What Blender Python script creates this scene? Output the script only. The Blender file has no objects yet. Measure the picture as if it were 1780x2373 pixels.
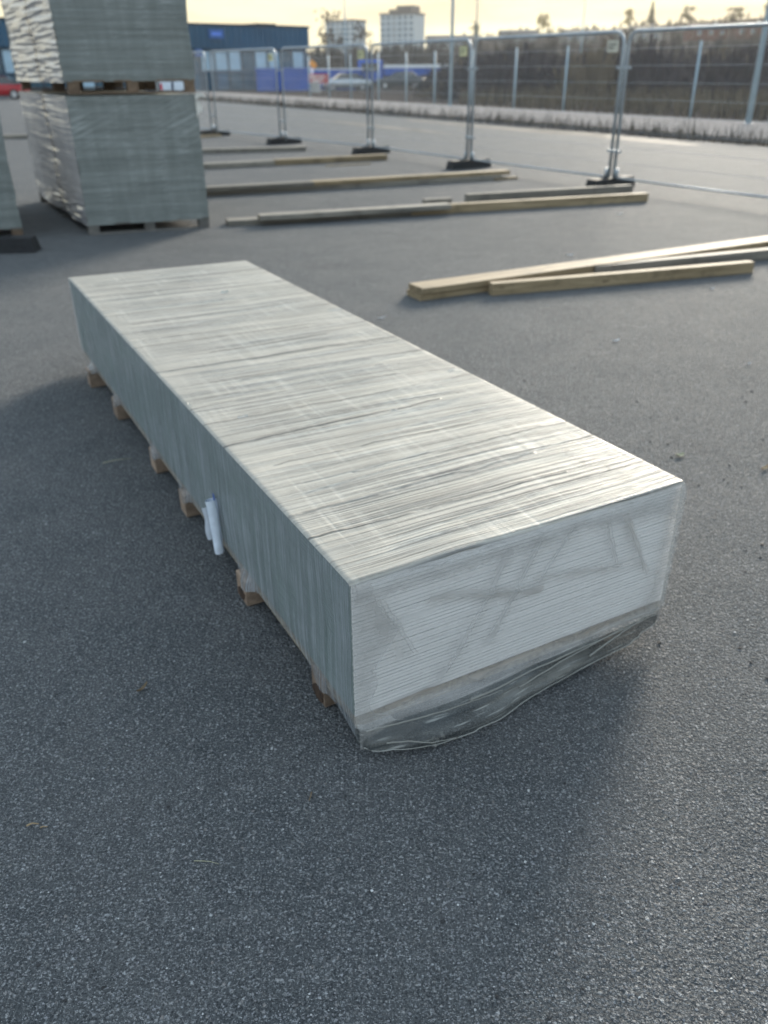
import bpy, bmesh, math, random
from mathutils import Vector, Matrix, noise
R = random.Random(7)
rad = math.radians
S = bpy.context.scene
COL = S.collection

# ------------------------------------------------------------------ camera
PITCH, ROLL, CH, FPX = 0.4977, -0.0094, 1.751, 1895.0
_f = Vector((0, math.cos(PITCH), -math.sin(PITCH))); _u = Vector((0, math.sin(PITCH), math.cos(PITCH))); _r = Vector((1, 0, 0))
c_, s_ = math.cos(ROLL), math.sin(ROLL)
CR = c_ * _r + s_ * _u; CU = -s_ * _r + c_ * _u; CF = _f
CC = Vector((0, 0, CH))
def ray(X, Y):
    return CF + CR * ((X - 890) / FPX) - CU * ((Y - 1186.5) / FPX)
def at(X, Y, z=0.0):                       # survey of the photo: point at height z
    d = ray(X, Y); return CC + d * ((z - CC.z) / d.z)
def atd(X, Y, dist):                       # point at distance y = dist
    d = ray(X, Y); return CC + d * (dist / d.y)

cam = bpy.data.cameras.new('camera'); co = bpy.data.objects.new('camera', cam); COL.objects.link(co)
M = Matrix(((CR.x, CU.x, -CF.x, 0), (CR.y, CU.y, -CF.y, 0), (CR.z, CU.z, -CF.z, 0), (0, 0, 0, 1)))
co.matrix_world = Matrix.Translation(CC) @ M
cam.sensor_fit = 'HORIZONTAL'; cam.sensor_width = 36.0; cam.lens = FPX / 1780 * 36
cam.clip_start = 0.05; cam.clip_end = 4000
cam.dof.use_dof = True; cam.dof.focus_distance = 1.75; cam.dof.aperture_fstop = 3.9
S.camera = co

# ------------------------------------------------------------------ object helpers
def tag(o, label=None, cat=None, group=None, kind=None):
    if label: o['label'] = label
    if cat: o['category'] = cat
    if group: o['group'] = group
    if kind: o['kind'] = kind
    return o
def empty(name, loc, rz=0, **k):
    o = bpy.data.objects.new(name, None); COL.objects.link(o); o.location = loc; o.rotation_euler = (0, 0, rz)
    o.empty_display_size = .1
    return tag(o, **k)
def worldmat(o):
    m = Matrix.Translation(o.location) @ o.rotation_euler.to_matrix().to_4x4()
    return worldmat(o.parent) @ m if o.parent else m

class MB:                                   # mesh builder, world coordinates
    def __init__(s): s.v = []; s.f = []; s.m = []; s.uv = []; s.sm = []
    def face(s, idx, mat=0, uv=None, smooth=False):
        s.f.append(idx); s.m.append(mat); s.uv.append(uv); s.sm.append(smooth)
    def quad(s, pts, mat=0, uv=None, smooth=False):
        n = len(s.v); s.v += [Vector(p) for p in pts]; s.face(list(range(n, n + len(pts))), mat, uv, smooth)
    def hexa(s, b, t, mat=0):               # bottom 4 (ccw from above), top 4
        n = len(s.v); s.v += [Vector(p) for p in b] + [Vector(p) for p in t]
        for q in ((3, 2, 1, 0), (4, 5, 6, 7), (0, 1, 5, 4), (1, 2, 6, 5), (2, 3, 7, 6), (3, 0, 4, 7)):
            s.face([n + i for i in q], mat)
    def box(s, x0, y0, z0, x1, y1, z1, mat=0, T=None):
        b = [Vector((x0, y0, z0)), Vector((x1, y0, z0)), Vector((x1, y1, z0)), Vector((x0, y1, z0))]
        t = [Vector((p.x, p.y, z1)) for p in b]
        if T: b = [T @ p for p in b]; t = [T @ p for p in t]
        s.hexa(b, t, mat)
    def cbox(s, x0, y0, z0, x1, y1, z1, c, mat=0, T=None):   # chamfered box: 3 stacked rings
        def ring(i, z): return [Vector((x0 + i, y0 + i, z)), Vector((x1 - i, y0 + i, z)), Vector((x1 - i, y1 - i, z)), Vector((x0 + i, y1 - i, z))]
        rs = [ring(c, z0), ring(0, z0 + c), ring(0, z1 - c), ring(c, z1)]
        n = len(s.v)
        for r in rs: s.v += [(T @ p if T else p) for p in r]
        s.face([n + 3, n + 2, n + 1, n], mat); s.face([n + 12, n + 13, n + 14, n + 15], mat)
        for k in range(3):
            for i in range(4):
                a = n + k * 4 + i; b = n + k * 4 + (i + 1) % 4
                s.face([a, b, b + 4, a + 4], mat)
    def tube(s, pts, r, n=8, mat=0, r2=None, caps=True):
        pts = [Vector(p) for p in pts]; base = len(s.v); m = len(pts)
        prev = None
        for i, p in enumerate(pts):
            d = (pts[min(i + 1, m - 1)] - pts[max(i - 1, 0)]).normalized()
            a = prev if prev is not None else (Vector((0, 0, 1)) if abs(d.z) < .9 else Vector((1, 0, 0)))
            x = (a - d * a.dot(d)).normalized(); y = d.cross(x); prev = x
            rr = r if r2 is None else r + (r2 - r) * i / (m - 1)
            for k in range(n):
                t = 2 * math.pi * k / n; s.v.append(p + (x * math.cos(t) + y * math.sin(t)) * rr)
        for i in range(m - 1):
            for k in range(n):
                a = base + i * n + k; b = base + i * n + (k + 1) % n
                s.face([a, b, b + n, a + n], mat, None, n > 4)
        if caps:
            s.face([base + k for k in range(n)][::-1], mat); s.face([base + (m - 1) * n + k for k in range(n)], mat)
    def grid(s, fn, nu, nv, mat=0, smooth=True, us=None, vs=None):   # fn(u,v) -> (point, (U,V))
        us = us or [i / nu for i in range(nu + 1)]; vs = vs or [j / nv for j in range(nv + 1)]
        n = len(s.v); uvs = []
        for u in us:
            for v in vs:
                p, q = fn(u, v); s.v.append(Vector(p)); uvs.append(q)
        w = len(vs)
        for i in range(len(us) - 1):
            for j in range(w - 1):
                q = [i * w + j, (i + 1) * w + j, (i + 1) * w + j + 1, i * w + j + 1]
                s.face([n + k for k in q], mat, [uvs[k] for k in q], smooth)
    def sphere(s, c, rx, ry, rz, n=10, m=6, mat=0):
        b = len(s.v); c = Vector(c)
        for i in range(m + 1):
            p = math.pi * i / m
            for k in range(n):
                t = 2 * math.pi * k / n
                s.v.append(c + Vector((rx * math.sin(p) * math.cos(t), ry * math.sin(p) * math.sin(t), rz * math.cos(p))))
        for i in range(m):
            for k in range(n):
                s.face([b + i * n + k, b + (i + 1) * n + k, b + (i + 1) * n + (k + 1) % n, b + i * n + (k + 1) % n], mat, None, True)
    def build(s, name, mats, parent=None, **k):
        me = bpy.data.meshes.new(name)
        vs = s.v
        if parent is not None:
            inv = worldmat(parent).inverted(); vs = [inv @ p for p in vs]
        me.from_pydata([tuple(p) for p in vs], [], s.f)
        if not isinstance(mats, (list, tuple)): mats = [mats]
        for m in mats: me.materials.append(m)
        me.polygons.foreach_set('material_index', s.m); me.polygons.foreach_set('use_smooth', s.sm)
        if any(u is not None for u in s.uv):
            L = me.uv_layers.new(name='UVMap'); d = []
            for f, u in zip(s.f, s.uv):
                for i in range(len(f)): d += list(u[i]) if u else [0, 0]
            L.data.foreach_set('uv', d)
        me.update()
        o = bpy.data.objects.new(name, me); COL.objects.link(o)
        if parent is not None: o.parent = parent
        return tag(o, **k)

def copy_tree(o, parent=None):
    c = o.copy(); COL.objects.link(c)
    if parent is not None: c.parent = parent
    for ch in list(o.children): copy_tree(ch, c)
    return c

# ------------------------------------------------------------------ node helpers
class NT:
    def __init__(s, mat):
        mat.use_nodes = True; s.t = mat.node_tree; s.t.nodes.clear(); s.mat = mat
    def n(s, typ, props=None, **ins):
        nd = s.t.nodes.new(typ)
        for k, v in (props or {}).items(): setattr(nd, k, v)
        for k, v in ins.items():
            key = int(k[1:]) if k[0] == '_' and k[1:].isdigit() else k.replace('_', ' ')
            s.set(nd.inputs[key], v)
        return nd
    def set(s, sock, v):
        if isinstance(v, bpy.types.Node): v = v.outputs[0]
        if isinstance(v, bpy.types.NodeSocket): s.t.links.new(v, sock)
        else:
            if isinstance(v, (tuple, list)) and len(v) == 3 and sock.type == 'RGBA': v = (*v, 1)
            sock.default_value = v
    def math(s, op, a, b=0.0, c=None, clamp=False):
        nd = s.n('ShaderNodeMath', {'operation': op, 'use_clamp': clamp}, _0=a, _1=b)
        if c is not None: s.set(nd.inputs[2], c)
        return nd.outputs[0]
    def mix(s, f, a, b, mode='MIX'):
        nd = s.n('ShaderNodeMix', {'data_type': 'RGBA', 'blend_type': mode})
        s.set(nd.inputs[0], f); s.set(nd.inputs[6], a); s.set(nd.inputs[7], b); return nd.outputs[2]
    def mapr(s, v, a, b, c=0.0, d=1.0, smooth=False):
        return s.n('ShaderNodeMapRange', {'interpolation_type': 'SMOOTHSTEP' if smooth else 'LINEAR'}, _0=v, _1=a, _2=b, _3=c, _4=d).outputs[0]
    def vscale(s, vec, sc):
        return s.n('ShaderNodeMapping', None, Vector=vec, Scale=sc).outputs[0]
    def noise(s, vec, scale=1.0, detail=3.0, rough=.55, dist=0.0):
        return s.n('ShaderNodeTexNoise', None, Vector=vec, Scale=scale, Detail=detail, Roughness=rough, Distortion=dist).outputs[0]
    def vor(s, vec, scale, feature='F1', out=0):
        return s.n('ShaderNodeTexVoronoi', {'feature': feature}, Vector=vec, Scale=scale).outputs[out]
    def obj(s): return s.n('ShaderNodeTexCoord').outputs['Object']
    def uv(s): return s.n('ShaderNodeTexCoord').outputs['UV']
    def geo(s): return s.n('ShaderNodeNewGeometry')
    def rand(s): return s.n('ShaderNodeObjectInfo').outputs['Random']
    def sep(s, v): return s.n('ShaderNodeSeparateXYZ', None, Vector=v).outputs
    def comb(s, x, y, z): return s.n('ShaderNodeCombineXYZ', None, X=x, Y=y, Z=z).outputs[0]
    def bump(s, h, strength=.5, dist=.01, nrm=None):
        b = s.n('ShaderNodeBump', None, Strength=strength, Distance=dist, Height=h)
        if nrm is not None: s.set(b.inputs['Normal'], nrm)
        return b.outputs[0]
    def pbsdf(s, **k):
        return s.n('ShaderNodeBsdfPrincipled', None, **k)
    def out(s, surf):
        o = s.n('ShaderNodeOutputMaterial'); s.set(o.inputs['Surface'], surf); return s.mat
    def seg(s, vec2, a, b, w):              # soft mark along a segment in a 2-D coordinate
        ax, ay = a; dx, dy = b[0] - ax, b[1] - ay; L2 = dx * dx + dy * dy
        p = s.n('ShaderNodeVectorMath', {'operation': 'SUBTRACT'}, _0=vec2, _1=(ax, ay, 0)).outputs[0]
        dt = s.n('ShaderNodeVectorMath', {'operation': 'DOT_PRODUCT'}, _0=p, _1=(dx / L2, dy / L2, 0)).outputs['Value']
        t = s.math('ADD', dt, 0, clamp=True)
        q = s.n('ShaderNodeVectorMath', {'operation': 'SCALE'}, _0=(dx, dy, 0), Scale=t).outputs[0]
        d = s.n('ShaderNodeVectorMath', {'operation': 'DISTANCE'}, _0=p, _1=q).outputs['Value']
        return s.mapr(d, w, 0, 0, 1, True)

def newmat(name): return NT(bpy.data.materials.new(name))
def plain(name, col, rough=.6, metal=0, var=.25, scale=8, bump=0, spec=.4, rnd=0.0):
    t = newmat(name); o = t.obj()
    nz = t.noise(o, scale, 4)
    c = t.mix(t.mapr(nz, .3, .7), tuple(x * (1 - var) for x in col), tuple(min(1, x * (1 + var)) for x in col))
    if rnd:
        hs = t.n('ShaderNodeHueSaturation', None, Color=c, Value=t.mapr(t.rand(), 0, 1, 1 - rnd, 1 + rnd)); c = hs.outputs[0]
    p = t.pbsdf(Base_Color=c, Roughness=rough, Metallic=metal)
    p.inputs['Specular IOR Level'].default_value = spec
    if bump: t.set(p.inputs['Normal'], t.bump(t.noise(o, scale * 6, 4), .4, bump))
    return t.out(p.outputs[0])

# asphalt -----------------------------------------------------------
def mat_asphalt():
    t = newmat('asphalt'); o0 = t.obj()
    dn = t.n('ShaderNodeTexNoise', None, Vector=o0, Scale=140.0, Detail=2.0).outputs[1]
    o = t.n('ShaderNodeVectorMath', {'operation': 'MULTIPLY_ADD'}, _0=dn, _1=(.010, .010, .010), _2=o0).outputs[0]
    v1 = t.n('ShaderNodeTexVoronoi', None, Vector=o, Scale=125.0, Randomness=1.0)
    v2 = t.n('ShaderNodeTexVoronoi', None, Vector=o, Scale=85.0)
    v3 = t.n('ShaderNodeTexVoronoi', None, Vector=o, Scale=420.0)
    r1 = t.sep(v1.outputs['Color']); r2 = t.sep(v2.outputs['Color']); r3 = t.sep(v3.outputs['Color'])
    big = t.noise(o, .35, 4); mid = t.noise(o, 2.3, 5, .6); cl = t.noise(o, 14, 4, .6)
    base = t.mix(t.mapr(big, .3, .7), (.074, .082, .088), (.112, .117, .119))
    base = t.mix(t.mapr(mid, .35, .7), base, t.mix(.5, base, (.165, .162, .16)))
    base = t.mix(t.mapr(cl, .3, .7), t.mix(.35, base, (.042, .045, .051)), base)
    st = t.math('MULTIPLY', t.mapr(r1[0], .3, 1, 0, 1), t.mapr(v1.outputs[0], .55, .2))
    stone = t.mix(r1[1], (.34, .345, .36), (.20, .195, .19))
    c = t.mix(st, base, stone)
    sp = t.math('MULTIPLY', t.mapr(r2[0], .78, .92), t.mapr(v2.outputs[0], .42, .18))
    c = t.mix(t.math('MULTIPLY', sp, .8), c, t.mix(r2[1], (.46, .47, .48), (.28, .25, .235)))
    sp3 = t.math('MULTIPLY', t.mapr(r3[0], .93, .96), t.mapr(v3.outputs[0], .5, .3))
    c = t.mix(t.math('MULTIPLY', sp3, .7), c, (.50, .51, .52))
    dk = t.math('MULTIPLY', t.mapr(r3[1], .6, 1), .6)
    c = t.mix(dk, c, (.018, .019, .022))
    nf1 = t.noise(o0, 165, 3, .75, .3); nf2 = t.noise(t.vscale(o0, (1, 1.5, 1)), 100, 2, .6, .5)
    c = t.mix(t.math('MULTIPLY', t.mapr(nf1, .575, .65), .52), c, t.mix(r1[1], (.46, .475, .49), (.30, .30, .295)))
    c = t.mix(t.math('MULTIPLY', t.mapr(nf1, .46, .36), .75), c, (.025, .027, .031))
    c = t.mix(t.math('MULTIPLY', t.mapr(nf2, .615, .67), .75), c, t.mix(r2[1], (.42, .43, .44), (.25, .24, .225)))
    stain = t.mapr(t.noise(o, .8, 6, .7), .60, .72)
    c = t.mix(t.math('MULTIPLY', stain, .25), c, (.035, .036, .038))
    p = t.pbsdf(Base_Color=c, Roughness=t.mapr(r1[2], 0, 1, .62, .95))
    p.inputs['Specular IOR Level'].default_value = .045
    nf1h = t.noise(o0, 130, 3, .7)
    h = t.math('ADD', t.math('MULTIPLY', t.math('SUBTRACT', 1, v1.outputs[0]), .7), t.math('MULTIPLY', nf1h, 1.6))
    h = t.math('ADD', h, t.math('MULTIPLY', t.noise(o0, 45, 3, .6), 1.6)); h = t.math('ADD', h, t.math('MULTIPLY', t.math('SUBTRACT', 1, v2.outputs[0]), 1.1))
    t.set(p.inputs['Normal'], t.bump(h, 1.0, .006))
    return t.out(p.outputs[0])
ASPHALT = mat_asphalt()

# stretch film -------------------------------------------------------
def mat_film_top():
    t = newmat('stretch_film_over_boards'); uv = t.uv(); x = t.sep(uv)
    w = t.noise(t.vscale(uv, (1.1, 2.2, 1)), 1, 3)
    w2 = t.noise(t.vscale(uv, (.6, .5, 1)), 1, 1)
    u = t.math('ADD', x[0], t.math('ADD', t.math('MULTIPLY', t.math('SUBTRACT', w, .5), .022), t.math('MULTIPLY', t.math('SUBTRACT', w2, .5), .16)))
    q = t.comb(u, x[1], 0)
    zone = t.math('MULTIPLY', t.math('MULTIPLY', t.mapr(t.noise(t.vscale(q, (3.2, .8, 1)), 1, 3, .6), .32, .52), t.mapr(x[1], .03, .20, .15, 1)), t.mapr(x[0], .6, 2.2, .55, 1))
    s1 = t.noise(t.vscale(q, (100, .8, 1)), 1, 3, .6)
    s2 = t.noise(t.vscale(q, (230, 1.8, 1)), 1, 2, .6)
    s3 = t.noise(t.vscale(q, (11, .5, 1)), 1, 3, .6)
    cr = t.noise(t.vscale(uv, (1.3, 30, 1)), 1, 2, .6, .25)
    blot = t.noise(uv, 2.6, 5, .65); blot2 = t.noise(t.vscale(uv, (5, 3, 1)), 1, 4, .6)
    cm = t.math('MULTIPLY', t.mapr(cr, .50, .70), t.mapr(blot2, .40, .60))
    stre = t.math('ADD', t.math('MULTIPLY', s1, .6), t.math('MULTIPLY', s2, .4))
    ss = t.mapr(stre, .41, .585)
    c = t.mix(ss, (.125, .12, .113), (.49, .465, .415))
    flat = t.mix(t.mapr(blot, .35, .65), (.25, .24, .215), (.43, .40, .35))
    c = t.mix(t.mapr(zone, 0, 1, .62, .08), c, flat)
    c = t.mix(t.math('MULTIPLY', t.mapr(s3, .45, .75), .45), c, (.49, .455, .39))
    c = t.mix(t.math('MULTIPLY', cm, .38), c, (.58, .56, .51))
    dl = t.noise(t.vscale(q, (26, .22, 1)), 1, 2, .5)
    line = t.math('MULTIPLY', t.mapr(dl, .64, .69), t.mapr(dl, .76, .70))
    c = t.mix(t.math('MULTIPLY', line, .8), c, (.085, .085, .09))
    crs = None; rr = random.Random(4); wq = t.n('ShaderNodeVectorMath', {'operation': 'ADD'}, _0=uv, _1=t.comb(t.math('MULTIPLY', t.math('SUBTRACT', t.noise(t.vscale(uv, (2, 5, 1)), 1, 3), .5), .05), 0, 0)).outputs[0]
    for u0 in (.16, .33, .47, .62, .74, .93, 1.08, 1.30, 1.46, 1.72, 1.95, 2.12, 2.38, 2.62, 2.80, 3.02, 3.25, 3.42, 3.6, 3.74):
        y0 = rr.choice((0, 0, .1, .3)); y1 = rr.choice((1.2, 1.2, .9, .7)); m = t.math('MULTIPLY', t.seg(wq, (u0, y0), (u0 - rr.uniform(-.02, .06), y1), rr.uniform(.007, .013)), rr.uniform(.6, 1))
        crs = m if crs is None else t.math('MAXIMUM', crs, m)
    crs = t.math('MULTIPLY', crs, t.mapr(t.noise(t.vscale(uv, (3, 7, 1)), 1, 3), .28, .45))
    c = t.mix(t.math('MULTIPLY', crs, .85), c, (.07, .07, .07))
    fine = t.noise(t.vscale(uv, (90, 60, 1)), 1, 3, .7)
    c = t.mix(t.math('MULTIPLY', t.mapr(fine, .55, .75), .25), c, (.52, .52, .49))
    dirt = t.math('MULTIPLY', t.mapr(t.noise(uv, 22, 5, .7), .57, .72), t.mapr(blot, .48, .68))
    c = t.mix(t.math('MULTIPLY', dirt, .5), c, (.20, .185, .155))
    p = t.pbsdf(Base_Color=c, Roughness=t.mapr(blot, .3, .7, .26, .42))
    p.inputs['Specular IOR Level'].default_value = .12
    h = t.math('ADD', t.math('MULTIPLY', t.math('MULTIPLY', s1, t.mapr(zone, 0, 1, .4, 1.2)), 1.3), t.math('MULTIPLY', s2, .55))
    h = t.math('ADD', h, t.math('MULTIPLY', s3, 2.0)); h = t.math('ADD', h, t.math('MULTIPLY', cm, .12)); h = t.math('SUBTRACT', h, t.math('MULTIPLY', line, .5)); h = t.math('SUBTRACT', h, t.math('MULTIPLY', crs, .6))
    t.set(p.inputs['Normal'], t.bump(h, 1.0, .009))
    return t.out(p.outputs[0])
def film_alpha(name, lo, hi, col, marks=None, streak=(90, 1.2), rough=.28, fine=True):
    t = newmat(name); uv = t.uv(); x = t.sep(uv)
    w = t.noise(t.vscale(uv, (1.5, 2.5, 1)), 1, 2)
    q = t.comb(t.math('ADD', x[0], t.math('MULTIPLY', t.math('SUBTRACT', w, .5), .06)), x[1], 0)
    s1 = t.noise(t.vscale(q, (streak[0], streak[1], 1)), 1, 3, .6)
    s2 = t.noise(t.vscale(q, (streak[0] * 2.6, streak[1] * 1.4, 1)), 1, 2, .6)
    b = t.noise(uv, 4.5, 4, .6)
    a = t.math('ADD', t.math('MULTIPLY', s1, .5), t.math('ADD', t.math('MULTIPLY', s2, .25), t.math('MULTIPLY', b, .25)))
    al = t.mapr(a, .36, .66, lo, hi)
    c = col
    cc = t.mix(t.mapr(b, .3, .7), tuple(v * .85 for v in col), col)
    if marks:
        nz = t.noise(uv, 7, 4, .65)
        wv = t.n('ShaderNodeVectorMath', {'operation': 'ADD'}, _0=uv, _1=t.n('ShaderNodeVectorMath', {'operation': 'SCALE'}, _0=t.n('ShaderNodeVectorMath', {'operation': 'SUBTRACT'}, _0=t.n('ShaderNodeTexNoise', None, Vector=uv, Scale=6.0, Detail=2.0).outputs[1], _1=(.5, .5, .5)).outputs[0], Scale=.05).outputs[0]).outputs[0]
        for (a0, b0, wd, amt, mc) in marks:
            m = t.math('MULTIPLY', t.math('MULTIPLY', t.seg(wv, a0, b0, wd), amt), t.mapr(nz, .0, .6))
            cc = t.mix(m, cc, mc); al = t.math('MAXIMUM', al, t.math('MULTIPLY', m, .95))
        g = t.mapr(t.noise(uv, 160, 2, .6), .68, .74)
        g = t.math('MULTIPLY', g, t.mapr(b, .45, .6)); cc = t.mix(g, cc, (.2, .19, .17)); al = t.math('MAXIMUM', al, t.math('MULTIPLY', g, .5))
    p = t.pbsdf(Base_Color=cc, Roughness=rough, Alpha=al)
    p.inputs['Specular IOR Level'].default_value = .5
    t.set(p.inputs['Normal'], t.bump(t.math('ADD', s1, t.math('MULTIPLY', b, 1.2)), .4, .004))
    return t.out(p.outputs[0])
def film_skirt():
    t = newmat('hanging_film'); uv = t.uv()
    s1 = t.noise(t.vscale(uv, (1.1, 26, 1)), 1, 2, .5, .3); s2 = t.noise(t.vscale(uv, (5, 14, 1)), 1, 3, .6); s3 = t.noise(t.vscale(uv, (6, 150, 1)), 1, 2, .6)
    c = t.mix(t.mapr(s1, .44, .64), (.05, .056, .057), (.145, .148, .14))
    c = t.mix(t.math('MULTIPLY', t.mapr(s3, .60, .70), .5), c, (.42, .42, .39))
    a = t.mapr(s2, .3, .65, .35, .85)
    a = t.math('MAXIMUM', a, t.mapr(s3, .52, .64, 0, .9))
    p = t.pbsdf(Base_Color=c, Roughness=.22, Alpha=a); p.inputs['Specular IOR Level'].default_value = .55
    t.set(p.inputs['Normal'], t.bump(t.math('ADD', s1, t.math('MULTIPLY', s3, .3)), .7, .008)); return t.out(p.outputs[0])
FILM_TOP = mat_film_top()
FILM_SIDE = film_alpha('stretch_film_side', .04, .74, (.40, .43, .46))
FILM_END = film_alpha('stretch_film_end', .18, .50, (.70, .68, .655), streak=(1.5, 60), rough=.24, marks=[  # marks: dirt plus the soft shading of the folds, tinted into the film
    ((.24, .12), (.62, .21), .040, .75, (.36, .335, .30)), ((.62, .17), (1.0, .24), .042, .6, (.40, .37, .33)), ((.50, .06), (.28, .42), .050, .6, (.38, .365, .35)),
    ((.62, .03), (.44, .34), .042, .6, (.38, .37, .355)), ((.74, .03), (.60, .20), .035, .5, (.42, .41, .40)),
    ((.94, .06), (1.06, .30), .030, .8, (.37, .34, .30)), ((.86, .04), (.92, .22), .026, .6, (.42, .40, .38)),
    ((.07, .08), (.14, .28), .06, .6, (.45, .42, .38)), ((.012, .01), (.018, .10), .008, .9, (.10, .09, .085)), ((.02, .012), (.30, .016), .005, .8, (.12, .11, .10)), ((.4, .022), (1.0, .02), .005, .8, (.14, .13, .12)),
    ((.1, .455), (1.15, .452), .018, .9, (.25, .21, .17))])
FILM_RAG = film_alpha('torn_overwrap_film', .06, .62, (.52, .51, .49), streak=(14, 70), rough=.25)
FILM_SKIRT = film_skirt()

FILM_RIDGE = plain('film_ridge', (.40, .385, .345), .24, var=.4, scale=25, spec=.5)
FILM_CREASE2 = film_alpha('thin_film_crease', .1, .6, (.60, .59, .57), streak=(30, 30), rough=.25)
FILM_CREASE = film_alpha('gathered_film', .3, .9, (.34, .335, .305), streak=(30, 30), rough=.25)
def mat_board():
    t = newmat('board_edge'); o = t.obj()
    nz = t.noise(o, 40, 4)
    c = t.mix(nz, (.74, .715, .70), (.85, .83, .81))
    return t.out(t.pbsdf(Base_Color=c, Roughness=.8).outputs[0])
BOARD_END = mat_board()
BOARD_FACE = plain('board_paper_green_grey', (.165, .21, .195), .75, var=.12, scale=5)
BOARD_LINE = plain('board_paper_edge', (.36, .35, .355), .8, var=.2, scale=30)
STRIP = plain('old_board_strip', (.22, .185, .14), .9, var=.45, scale=60, bump=.002)

def mat_wood(name, a, b, knots=True, rnd=.2, grime=.0, scale=(1.2, 26, 26)):
    t = newmat(name); o = t.obj(); r = t.rand()
    off = t.n('ShaderNodeVectorMath', {'operation': 'ADD'}, _0=o, _1=t.comb(t.math('MULTIPLY', r, 31), t.math('MULTIPLY', r, 17), 0)).outputs[0]
    g = t.noise(t.vscale(off, scale), 1, 4, .6, .6)
    f = t.noise(t.vscale(off, (3, 120, 120)), 1, 2)
    c = t.mix(t.mapr(g, .3, .72), a, b)
    c = t.mix(t.math('MULTIPLY', t.mapr(f, .5, .75), .35), c, tuple(x * .55 for x in a))
    bl = t.noise(off, 3.5, 4, .65)
    c = t.mix(t.math('MULTIPLY', t.mapr(bl, .52, .75), .55 + grime * .4), c, tuple(x * .5 for x in a))
    if knots:
        v = t.vor(t.vscale(off, (2.3, 9, 9)), 1)
        c = t.mix(t.math('MULTIPLY', t.mapr(v, .13, .04), .8), c, (.07, .04, .022))
    hs = t.n('ShaderNodeHueSaturation', None, Color=c, Value=t.mapr(r, 0, 1, 1 - rnd, 1 + rnd)); c = hs.outputs[0]
    p = t.pbsdf(Base_Color=c, Roughness=.7); p.inputs['Specular IOR Level'].default_value = .35
    t.set(p.inputs['Normal'], t.bump(t.math('ADD', g, f), .4, .003))
    return t.out(p.outputs[0])
TIMBER = mat_wood('timber_pale', (.15, .108, .060), (.33, .255, .155), grime=.5)
TIMBER_GREY = mat_wood('timber_weathered', (.10, .092, .08), (.26, .235, .195), grime=.5)
PALLET_WOOD = mat_wood('pallet_wood', (.085, .08, .075), (.16, .15, .135), knots=False)
PALLET_BROWN = mat_wood('pallet_wood_brown', (.10, .065, .042), (.19, .13, .085), knots=False)
BLOCK_WOOD = mat_wood('bearer_wood', (.15, .105, .075), (.34, .25, .185), knots=False, rnd=.25, grime=.6, scale=(14, 14, 14))
BLOCK_ROT = plain('bearer_rot', (.045, .026, .016), .95, var=.6, scale=50, bump=.004)
GALV = plain('galvanised_steel', (.31, .345, .375), .45, metal=.35, var=.15, scale=14)
WIRE = plain('mesh_wire', (.44, .47, .50), .5, metal=.2, var=.1)
POSTP = plain('blue_grey_post_paint', (.30, .40, .46), .5, var=.12, scale=3)
RUBBER = plain('black_rubber', (.012, .013, .015), .75, var=.4, scale=20, bump=.004)
WHITE = plain('white_plastic', (.74, .75, .76), .5, var=.06)
PAPER = plain('paper_white', (.62, .68, .76), .7, var=.1, scale=30)
PAPERB = plain('paper_blue', (.02, .07, .30), .6)
SIGNY = plain('sign_pale_yellow', (.55, .53, .30), .5, var=.1)

# ------------------------------------------------------------------ long wrapped package
ZT, ZB = .59, .113
TL, TR, BR, BL = at(156.8, 643.3, ZT), at(570.2, 603.5, ZT), at(1589.6, 1115.2, ZT), at(810, 1354, ZT)
def fl(p): return Vector((p.x, p.y, 0))
TL, TR, BR, BL = map(fl, (TL, TR, BR, BL))
LEN = ((BL - TL).length + (BR - TR).length) / 2; WID = ((TR - TL).length + (BR - BL).length) / 2
def PQ(u, v):       # u 0 far .. 1 near ; v 0 left .. 1 right
    return (TL * (1 - v) + TR * v) * (1 - u) + (BL * (1 - v) + BR * v) * u
dl = (BL - TL).normalized(); dw = (BR - BL).normalized()
nL = Vector((dl.y, -dl.x, 0)); nL = nL if nL.x < 0 else -nL      # outward on the left
nE = Vector((dw.y, -dw.x, 0)); nE = nE if nE.y < 0 else -nE      # outward on the near end
pk = empty('wrapped_board_package', PQ(.5, .5), label='long low stack of pale boards in clear stretch film, filling the foreground', cat='board package')

mb = MB(); NB = 38; th = (ZT - ZB - .02) / NB
for i in range(NB):
    z0 = ZB + .02 + i * th; j = [R.uniform(-.0006, .0006) for _ in range(4)]
    ins = .007
    q = [PQ(0, 0) + dl * (ins + j[0]) - nL * (ins + j[1]), PQ(0, 1) + dl * (ins + j[0]) + nL * (ins - j[1]),
         PQ(1, 1) - dl * (ins + j[2]) + nL * (ins - j[1]), PQ(1, 0) - dl * (ins + j[2]) - nL * (ins + j[1])]
    q = [q[3], q[2], q[1], q[0]]
    b = [p + Vector((0, 0, z0 + .0012)) for p in q]; t_ = [p + Vector((0, 0, z0 + th - .0008)) for p in q]
    n = len(mb.v); mb.v += b + t_
    mb.face([n + 3, n + 2, n + 1, n], 1); mb.face([n + 4, n + 5, n + 6, n + 7], 1)
    mb.face([n, n + 1, n + 5, n + 4], 0); mb.face([n + 1, n + 2, n + 6, n + 5], 1); mb.face([n + 2, n + 3, n + 7, n + 6], 0); mb.face([n + 3, n, n + 4, n + 7], 1)
    # paper line between boards, set back 1.5 mm
    q2 = [q[0] + dl * -.0010 - nL * .0010, q[1] - dl * .0010 + nL * .0010, q[2] + dl * .0010 + nL * .0010, q[3] + dl * .0010 - nL * .0010]
    mb.hexa([p + Vector((0, 0, z0 - .0008)) for p in q2], [p + Vector((0, 0, z0 + .0012)) for p in q2], 2)
mb.build('board_stack', [BOARD_END, BOARD_FACE, BOARD_LINE], pk)
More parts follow.
